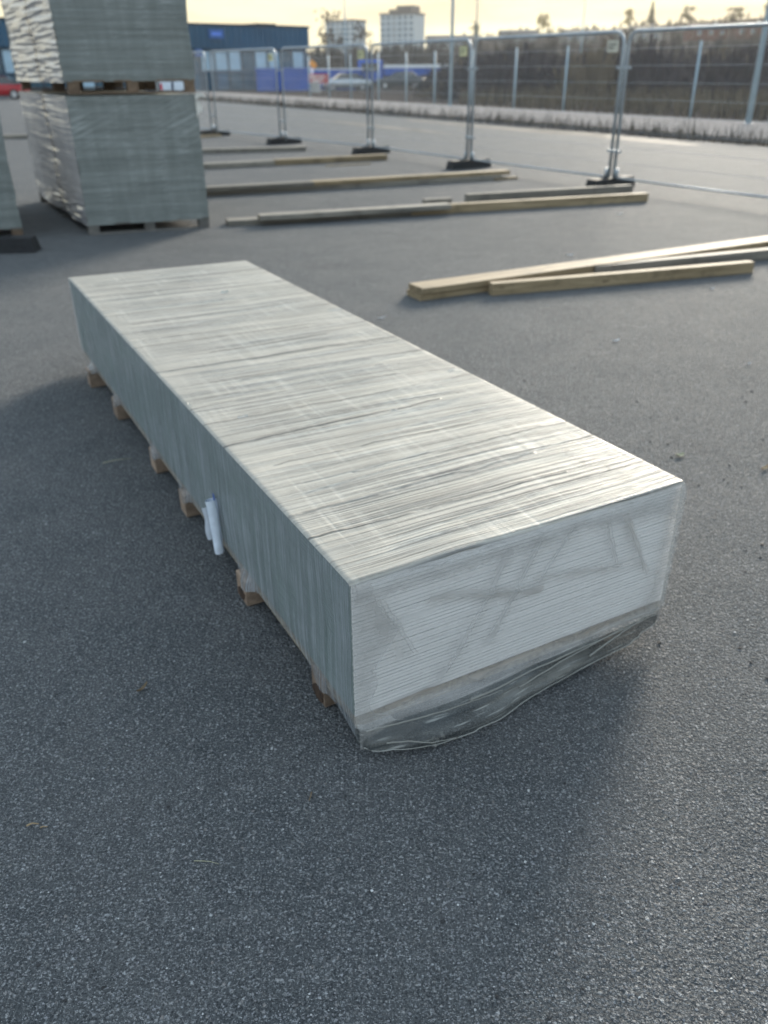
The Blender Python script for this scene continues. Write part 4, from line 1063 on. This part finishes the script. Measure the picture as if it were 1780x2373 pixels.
house(1052, 15, 3.0, 275, .05, (.30, .31, .31), (.09, .09, .09), 'very long low grey house at the left end of the ridge', 7)
house(1644, 9, 3.4, 240, .1, (.20, .06, .04), (.08, .06, .055), 'red wooden house with white windows high on the right', 3)
house(1740, 8, 3.2, 236, -.1, (.22, .08, .055), (.09, .07, .06), 'brown red house at the right edge of the ridge', 3)

# ------------------------------------------------------------------ vehicles
CGLASS = plain('car_glass', (.02, .025, .03), .08, spec=.8); TYRE = plain('tyre_rubber', (.015, .015, .016), .8); RIM = plain('wheel_rim', (.45, .46, .48), .35, metal=.7)
HEADL = plain('lamp_glass', (.75, .76, .78), .15)
def wheel(e, T, x, y, r, sgn):
    m = MB(); m.tube([T @ Vector((x, y, r)), T @ Vector((x, y + sgn * .2, r))], r, 16); w_ = m.build('wheel', TYRE, e)
    m = MB(); m.tube([T @ Vector((x, y + sgn * .19, r)), T @ Vector((x, y + sgn * .215, r))], r * .62, 12); m.build('rim', RIM, w_)
def car(px, d, rz, paint, label, L=4.4):
    c = atd(px, 190, d); z0 = hz(c.x, c.y) + .02
    e = empty('parked_car', (c.x, c.y, z0), label=label, cat='car', group='cars parked beyond the fence')
    T = Matrix.Translation((c.x, c.y, z0)) @ Matrix.Rotation(rz, 4, 'Z'); s = L / 4.4
    prof = [(-2.2, .35, .72), (-2.15, .25, .86), (-1.5, .22, .93), (-.8, .22, .97), (.3, .22, .97), (1.2, .22, .95), (2.0, .25, .92), (2.18, .35, .8)]
    m = MB(); n0 = 0
    for (x, zl, zh) in prof:
        w = .86 if abs(x) < 2 else .74
        for (y, z) in ((-w * .9, zl), (-w, zl + .15), (-w, zh - .15), (-w * .9, zh), (w * .9, zh), (w, zh - .15), (w, zl + .15), (w * .9, zl)): m.v.append(T @ Vector((x * s, y, z)))
    for i in range(len(prof) - 1):
        for k in range(8): m.face([i * 8 + k, i * 8 + (k + 1) % 8, i * 8 + 8 + (k + 1) % 8, i * 8 + 8 + k], 0, None, True)
    m.face(list(range(8))[::-1]); m.face([(len(prof) - 1) * 8 + k for k in range(8)])
    cab = [(-1.15, .95, .80), (-.45, 1.40, .62), (.0, 1.46, .60), (.9, 1.42, .60), (1.75, .96, .76)]
    b = len(m.v)
    for (x, z, w) in cab: m.v += [T @ Vector((x * s, -w, z)), T @ Vector((x * s, w, z))]
    for i in range(len(cab) - 1): m.face([b + 2 * i, b + 2 * i + 2, b + 2 * i + 3, b + 2 * i + 1], 0, None, True)
    m.build('body', paint, e)
    m = MB()
    for sg_ in (-1, 1):
        pts = [T @ Vector((x * s, sg_ * (w - .012), z - .03)) for (x, z, w) in cab]; low = [T @ Vector((cab[0][0] * s, sg_ * .80, .94)), T @ Vector((cab[-1][0] * s, sg_ * .78, .94))]
        q = pts + [low[1], low[0]]
        m.quad(q if sg_ < 0 else q[::-1])
    for i in (0, 3):
        (xa, za, wa), (xb, zb_, wb) = cab[i], cab[i + 1]; up = .012
        m.quad([T @ Vector((xa * s, -wa + .06, za + up)), T @ Vector((xb * s, -wb + .05, zb_ + up)), T @ Vector((xb * s, wb - .05, zb_ + up)), T @ Vector((xa * s, wa - .06, za + up))])
    m.build('window', CGLASS, e)
    for x in (-1.35, 1.35):
        for sg_ in (-1, 1): wheel(e, T, x * s, sg_ * .68, .32, sg_)
    for sg_ in (-1, 1):
        m = MB(); m.cbox(-2.21 * s, sg_ * .58 - .14, .62, -2.12 * s, sg_ * .58 + .14, .76, .02, 0, T); m.build('headlight', HEADL, e)
car(801, 83, .25, plain('silver_car_paint', (.42, .45, .47), .25, metal=.6, var=.05), 'silver saloon car parked before the blue container')
car(930, 84, -.15, plain('dark_car_paint', (.035, .04, .045), .25, var=.1), 'dark car parked in front of the blue lorry')
car(-14, 66, .2, plain('red_car_paint', (.34, .012, .022), .25, var=.05), 'red car at the left edge of the photo, left of the tall stack')
# blue flatbed lorry
c = atd(940, 160, 90); z0 = hz(c.x, c.y)
e = empty('flatbed_lorry', (c.x, c.y, z0), label='blue flatbed lorry with a white edged load bed beyond the field edge', cat='lorry'); T = Matrix.Translation((c.x, c.y, 0))
m = MB(); m.cbox(-4.6, 0, z0 + .6, -2.2, 2.2, 2.45, .12, 0, T); cb = m.build('cab', BLUE, e)
m = MB(); m.box(-4.3, -.03, 1.45, -2.7, -.004, 2.15, 0, T); m.build('window', CGLASS, cb)
m = MB(); m.box(-2.1, 0, 1.1, 4.4, 2.3, 1.72, 0, T); m.build('load_bed', BLUE, e)
m = MB(); m.box(-2.12, -.03, 1.722, 4.42, 2.33, 2.0, 0, T); m.build('white_bed_edge', WHITE, e)
m = MB(); m.box(-4.4, .5, z0 + .45, 4.2, 1.8, 1.09, 0, T); m.build('chassis', NAVYT, e)
TW = Matrix.Translation((c.x, c.y, z0))
for x in (-3.4, 1.7, 2.9):
    wheel(e, TW, x, .45, .48, -1); wheel(e, TW, x, 1.85, .48, 1)
# signs
def sign(px, py0, py1, w, d, mat, label, name, bars=None, rot=0):
    a, b = atd(px, py0, d), atd(px, py1, d); z0 = hz(a.x, a.y)
    e = empty(name, (a.x, a.y, z0), label=label, cat='sign'); h = a.z - b.z; zc = (a.z + b.z) / 2
    T = Matrix.Translation((a.x, a.y, zc)) @ Matrix.Rotation(rot, 4, 'Y')
    m = MB(); m.cbox(-w / 2, -.05, -h / 2, w / 2, -.02, h / 2, .01, 0, T); pn = m.build('panel', mat, e)
    m = MB()
    for x in ((-w * .35, w * .35) if w > 1.2 else (0,)): m.tube([(a.x + x, a.y + .03, z0), (a.x + x, a.y + .03, zc + h * .4)], .045, 8)
    m.build('post', GALV, e)
    if bars:
        m = MB()
        for (xa, za, xb, zb_) in bars: m.box(xa * w, -.062, za * h, xb * w, -.051, zb_ * h, 0, T)
        m.build('lettering', plain('sign_white_print', (.7, .62, .60), .5), pn)
sign(738, 171, 192, 1.8, 80, plain('red_sign', (.46, .05, .045), .5), 'red site sign with pale lettering beside the silver car', 'site_sign', [(-.38, .05, -.1, .3), (-.05, .08, .3, .28), (-.3, -.3, .2, -.1)])
sign(725, 142, 156, .62, 82, plain('orange_sign', (.75, .30, .02), .5), 'small orange yellow road sign above the red site sign', 'road_sign', None, math.pi / 4)
c = atd(731, 205, 78); z0 = hz(c.x, c.y); m = MB()
m.cbox(c.x - .35, c.y, z0, c.x + .35, c.y + .5, z0 + .8, .06); m.cbox(c.x - .45, c.y - .1, z0 - .02, c.x + .45, c.y + .6, z0 + .2, .04)
tag(m.build('concrete_block', CONC), 'pale concrete block under the red site sign', 'concrete block')
# pale rubble mound in the field at right
c = at(1665, 222); z0 = hz(c.x, c.y); c = Vector((c.x * 1.12, c.y * 1.12, 0)); m = MB(); r = random.Random(3)
for i in range(26):
    x, y = r.gauss(0, .9), r.gauss(0, .5); rr = r.uniform(.15, .42); m.sphere((c.x + x, c.y + y, hz(c.x, c.y) + rr * .6 + max(0, .7 - abs(x) * .5) * r.random()), rr * r.uniform(.8, 1.5), rr, rr * r.uniform(.6, 1), 7, 5)
tag(m.build('rubble_mound', plain('pale_rubble', (.22, .21, .22), .9, var=.3, scale=2, bump=.05)), 'mound of pale grey rubble in the field near the right mast', 'rubble', kind='stuff')

# skyline trees, each its own
LEAFY = plain('backlit_yellow_leaf', (.30, .23, .07), .9, var=.3); LEAFO = plain('olive_leaf', (.16, .14, .06), .9, var=.3); CON = plain('conifer_needles', (.11, .12, .06), .9, var=.3); BARK = plain('bark', (.09, .07, .055), .9)
def tree(px, d, h, rx, mat, label, conifer=False, leaves=420):
    c = atd(px, 100, d); z = hz(c.x, c.y) - .1; r = random.Random(px)
    e = empty('conifer_tree' if conifer else 'ridge_tree', (c.x, c.y, z), label=label, cat='tree', group='single trees on the skyline')
    m = MB(); m.tube([(c.x, c.y, z), (c.x + .1, c.y, z + h * .5), (c.x, c.y, z + h * .9)], .16, 7, 0, .04)
    for i in range(7):
        a = r.uniform(0, 6.28); f = r.uniform(.3, .7); m.tube([(c.x, c.y, z + h * f), (c.x + math.cos(a) * rx * .7, c.y + math.sin(a) * rx * .7, z + h * (f + .2))], .06, 5, 0, .015)
    m.build('trunk', BARK, e)
    m = MB()
    cl = [(r.uniform(-1, 1), r.uniform(-1, 1), r.uniform(.3, 1)) for _ in range(14)]
    for i in range(leaves):
        if conifer:
            f = r.random() ** 1.3; zz = h * (.15 + .85 * f); q = rx * (1 - f) * math.sqrt(r.random()); a = r.uniform(0, 6.28); p = Vector((c.x + q * math.cos(a), c.y + q * math.sin(a), z + zz))
        else:
            k = cl[r.randrange(14)]; kk = math.sqrt(max(.05, 1 - (k[2] - .6) ** 2 * 4))
            p = Vector((c.x + k[0] * rx * kk * .8 + r.gauss(0, rx * .17), c.y + k[1] * rx * kk * .8 + r.gauss(0, rx * .17), z + h * k[2] + r.gauss(0, h * .06)))
        s = r.uniform(.1, .26); u_ = Vector((r.gauss(0, 1), r.gauss(0, 1), r.gauss(0, 1))).normalized() * s; v_ = Vector((r.gauss(0, 1), r.gauss(0, 1), r.gauss(0, 1))).normalized() * s
        m.quad([p - u_ - v_, p + u_ - v_, p + u_ + v_, p - u_ + v_])
    m.build('crown', mat, e)
tree(1256, 322, 6.5, 2.2, LEAFY, 'yellow crowned bushy tree on the ridge left of the street lamp')
tree(1098, 322, 5.6, 1.9, LEAFO, 'thin olive tree on the ridge below the far thin mast', leaves=240)
tree(1452, 322, 5.3, 1.9, LEAFY, 'round yellowish tree left of the conifer on the ridge')
tree(1502, 322, 7.6, 1.5, CON, 'pointed conifer standing highest on the ridge', True, 520)
tree(1584, 322, 5.4, 2.6, LEAFO, 'low wide olive tree right of the conifer on the ridge')
tree(1690, 322, 4.4, 3.0, LEAFO, 'broad low tree behind the red house')
tree(1772, 322, 5.6, 3.0, LEAFY, 'hazy yellow tree at the right edge of the ridge')
tree(766, 190, 9.5, 3.0, T1, 'brown bare tree in front of the left apartment block', leaves=300)
tree(846, 200, 8.0, 3.0, T1, 'brown bare tree between the two apartment blocks', leaves=260)

# ------------------------------------------------------------------ small debris on the asphalt
STRAW = plain('straw', (.33, .32, .22), .8); LEAFB = plain('dead_leaf', (.16, .115, .07), .8); CHIP = plain('white_chip', (.66, .67, .68), .8); PEB = plain('dark_pebble', (.03, .03, .032), .8); SPL = plain('wood_splinter', (.30, .22, .13), .8)
def stick(a, b, r_, mat, name, label, cat, bend=.01):
    A, B = at(*a, r_), at(*b, r_); mid = (A + B) / 2 + Vector((R.uniform(-bend, bend), R.uniform(-bend, bend), .004)); m = MB(); m.tube([A, (A + mid) / 2 + Vector((0, 0, .001)), mid, B], r_, 6, 0, r_ * .5); tag(m.build(name, mat), label, cat)
def leaf(X, Y, l, w, a, mat, name, label, cat):
    if 'scrap' in name: l *= .65; w *= .6
    c = at(X, Y); m = MB(); ca, sa = math.cos(a), math.sin(a)
    def f(u, v):
        x = (u - .5) * l; y = (v - .5) * w * (math.sin(math.pi * min(max(u, .03), .97)) ** .7); z = .004 + .010 * (2 * u - 1) ** 2 + .006 * abs(2 * v - 1)
        return (c.x + x * ca - y * sa, c.y + x * sa + y * ca, z), (u, v)
    m.grid(f, 8, 4); tag(m.build(name, mat), label, cat)
stick((238, 1073), (304, 1062), .0022, STRAW, 'grass_stem', 'thin green straw stem lying left of the package', 'stem')
leaf(331, 1600, .05, .012, 1.1, LEAFB, 'dead_leaf', 'curled brown leaf on the shaded asphalt below the bearer blocks', 'leaf')
stick((62, 1914), (90, 1909), .003, SPL, 'wood_splinter', 'brown splinter on the asphalt at the lower left', 'splinter', .002)
stick((94, 1918), (110, 1916), .0025, SPL, 'wood_splinter', 'shorter brown splinter right beside the lower left one', 'splinter', .002)
stick((722, 1836), (716, 1856), .0022, LEAFB, 'twig', 'small dark twig on the asphalt below the middle of the package', 'twig', .002)
stick((450, 1995), (507, 2002), .0011, STRAW, 'straw_fibre', 'pale curved fibre on the asphalt at the lower centre', 'fibre', .012)
leaf(1575, 1058, .05, .035, .3, STRAW, 'moss_tuft', 'yellowish moss tuft on the asphalt behind the package corner', 'moss')
leaf(1772, 1088, .07, .018, .7, SPL, 'wood_chip', 'pale wood chip at the right edge behind the package', 'wood chip')
leaf(1427, 792, .10, .03, .3, CHIP, 'paper_scrap', 'white paper scrap on the sunlit asphalt right of the package', 'scrap')
leaf(1320, 593, .14, .05, .1, CHIP, 'paper_scrap', 'pale scrap behind the widest bright plank', 'scrap')
leaf(1650, 671, .08, .035, .2, CHIP, 'paper_scrap', 'pale scrap in front of the short pale beam', 'scrap')
leaf(884, 739, .12, .02, .5, CHIP, 'paper_scrap', 'pale sliver on the asphalt beside the far half of the package', 'scrap')
leaf(1436, 497, .14, .05, .1, CHIP, 'paper_scrap', 'pale scrap in front of the long thick beam', 'scrap')
leaf(1735, 846, .05, .02, .4, CHIP, 'paper_scrap', 'tiny pale scrap near the right edge of the photo', 'scrap')
def grit(name, mat, spec, seed, label):
    m = MB(); r = random.Random(seed)
    for (X, Y, s) in spec:
        c = at(X, Y); n = len(m.v)
        pts = [Vector((r.gauss(0, 1), r.gauss(0, 1), r.gauss(0, .6))).normalized() * s * r.uniform(.6, 1.2) for _ in range(9)]
        bm = bmesh.new()
        for p in pts: bm.verts.new(c + Vector((p.x * 1.2, p.y, p.z * .7 + s * .45)))
        res = bmesh.ops.convex_hull(bm, input=list(bm.verts)); 
        bad = [v for v in bm.verts if not v.link_faces]; bmesh.ops.delete(bm, geom=bad, context='VERTS')
        bm.verts.index_update(); m.v += [v.co.copy() for v in bm.verts]
        for f in bm.faces: m.face([n + v.index for v in f.verts])
        bm.free()
    tag(m.build(name, mat), label, 'grit', kind='stuff')
r = random.Random(21)
grit('pale_grit', plain('pale_grit', (.42, .42, .42), .8, var=.3, scale=90), [(r.uniform(-20, 1800), 380 + 1990 * r.random() ** .8, r.uniform(.0014, .0032) * (1 if r.random() < .93 else 1.8)) for _ in range(330)], 2, 'scattered pale grit and plaster crumbs on the asphalt')
grit('dark_grit', PEB, [(r.uniform(1200, 1790), r.uniform(780, 1600), r.uniform(.003, .009)) for _ in range(70)] + [(r.uniform(0, 1790), r.uniform(600, 2370), r.uniform(.002, .006)) for _ in range(120)], 3, 'scattered dark grit and pebbles on the asphalt')
grit('grey_gravel', plain('grey_stone', (.16, .16, .17), .7, rnd=.0, var=.5, scale=60), [(r.uniform(-30, 1810), 1150 + 1240 * r.random() ** .7, r.uniform(.0016, .0036)) for _ in range(2600)], 4, 'fine loose grey gravel on the near asphalt')

# ------------------------------------------------------------------ air
hm = bpy.data.materials.new('haze'); t = NT(hm)
pv = t.n('ShaderNodeVolumePrincipled'); pv.inputs['Color'].default_value = (.93, .92, .88, 1); pv.inputs['Density'].default_value = .00017; pv.inputs['Anisotropy'].default_value = .45
o = t.n('ShaderNodeOutputMaterial'); t.set(o.inputs['Volume'], pv.outputs[0])
m = MB(); m.box(-900, -120, -4, 900, 1200, 48); tag(m.build('haze', hm), kind='stuff')
# ------------------------------------------------------------------ light
AZ, EL = rad(23), rad(17)
sd = Vector((math.sin(AZ) * math.cos(EL), math.cos(AZ) * math.cos(EL), math.sin(EL)))
sl = bpy.data.lights.new('sun', 'SUN'); so = bpy.data.objects.new('sun', sl); COL.objects.link(so)
sl.energy = 3.3; sl.angle = rad(17); sl.color = (1, .91, .77)
so.rotation_euler = (-sd).to_track_quat('-Z', 'Y').to_euler()
w = bpy.data.worlds.new('World'); S.world = w; w.use_nodes = True
t = NT(w)
sky = t.n('ShaderNodeTexSky', {'sky_type': 'NISHITA', 'sun_disc': False, 'sun_elevation': EL, 'sun_rotation': AZ, 'air_density': 1.0, 'dust_density': 2.0, 'ozone_density': 2.5})
g = t.n('ShaderNodeTexCoord').outputs['Generated']
xyz = t.sep(g); el = xyz[2]
ds = t.n('ShaderNodeVectorMath', {'operation': 'DOT_PRODUCT'}, _0=g, _1=tuple(Vector((sd.x, sd.y, .05)).normalized())).outputs['Value']
proj_ = t.comb(xyz[0], xyz[1], t.math('MULTIPLY', el, 5.0))
cn = t.noise(t.vscale(proj_, (4.0, 4.0, 5.5)), 1, 5, .55, .4)
band = t.mapr(el, .42, .03, 0, 1, True)
glow = t.mapr(ds, .2, 1.0, 0, 1, True)
cloudc = t.mix(t.mapr(cn, .44, .58), (.46, .40, .235), (.34, .265, .165))
cloudc = t.mix(t.math('MULTIPLY', glow, t.mapr(cn, .60, .42, .35, 1)), cloudc, (.50, .445, .285))
cf = t.math('MULTIPLY', band, t.mapr(glow, 0, .6, .45, 1.0))
skyc = t.n('ShaderNodeVectorMath', {'operation': 'SCALE'}, _0=sky.outputs[0], Scale=.12).outputs[0]
hi = t.mix(t.mapr(t.noise(t.vscale(proj_, (1.6, 1.6, 1.2)), 1, 5, .6), .3, .7), (.345, .48, .595), (.575, .65, .69))
skyc = t.mix(.72, skyc, hi)
col = t.mix(cf, skyc, cloudc)
bg = t.n('ShaderNodeBackground', None, Color=col, Strength=1.0)
o = t.n('ShaderNodeOutputWorld'); t.set(o.inputs[0], bg.outputs[0])

S.view_settings.view_transform = 'Standard'; S.view_settings.look = 'None'; S.view_settings.gamma = 1; S.view_settings.exposure = 1.3
try: S.view_settings.use_curve_mapping = False
except Exception: pass
S.render.engine = 'CYCLES'
S.cycles.max_bounces = 8; S.cycles.transparent_max_bounces = 16; S.cycles.sample_clamp_indirect = 6
S.cycles.use_denoising = True
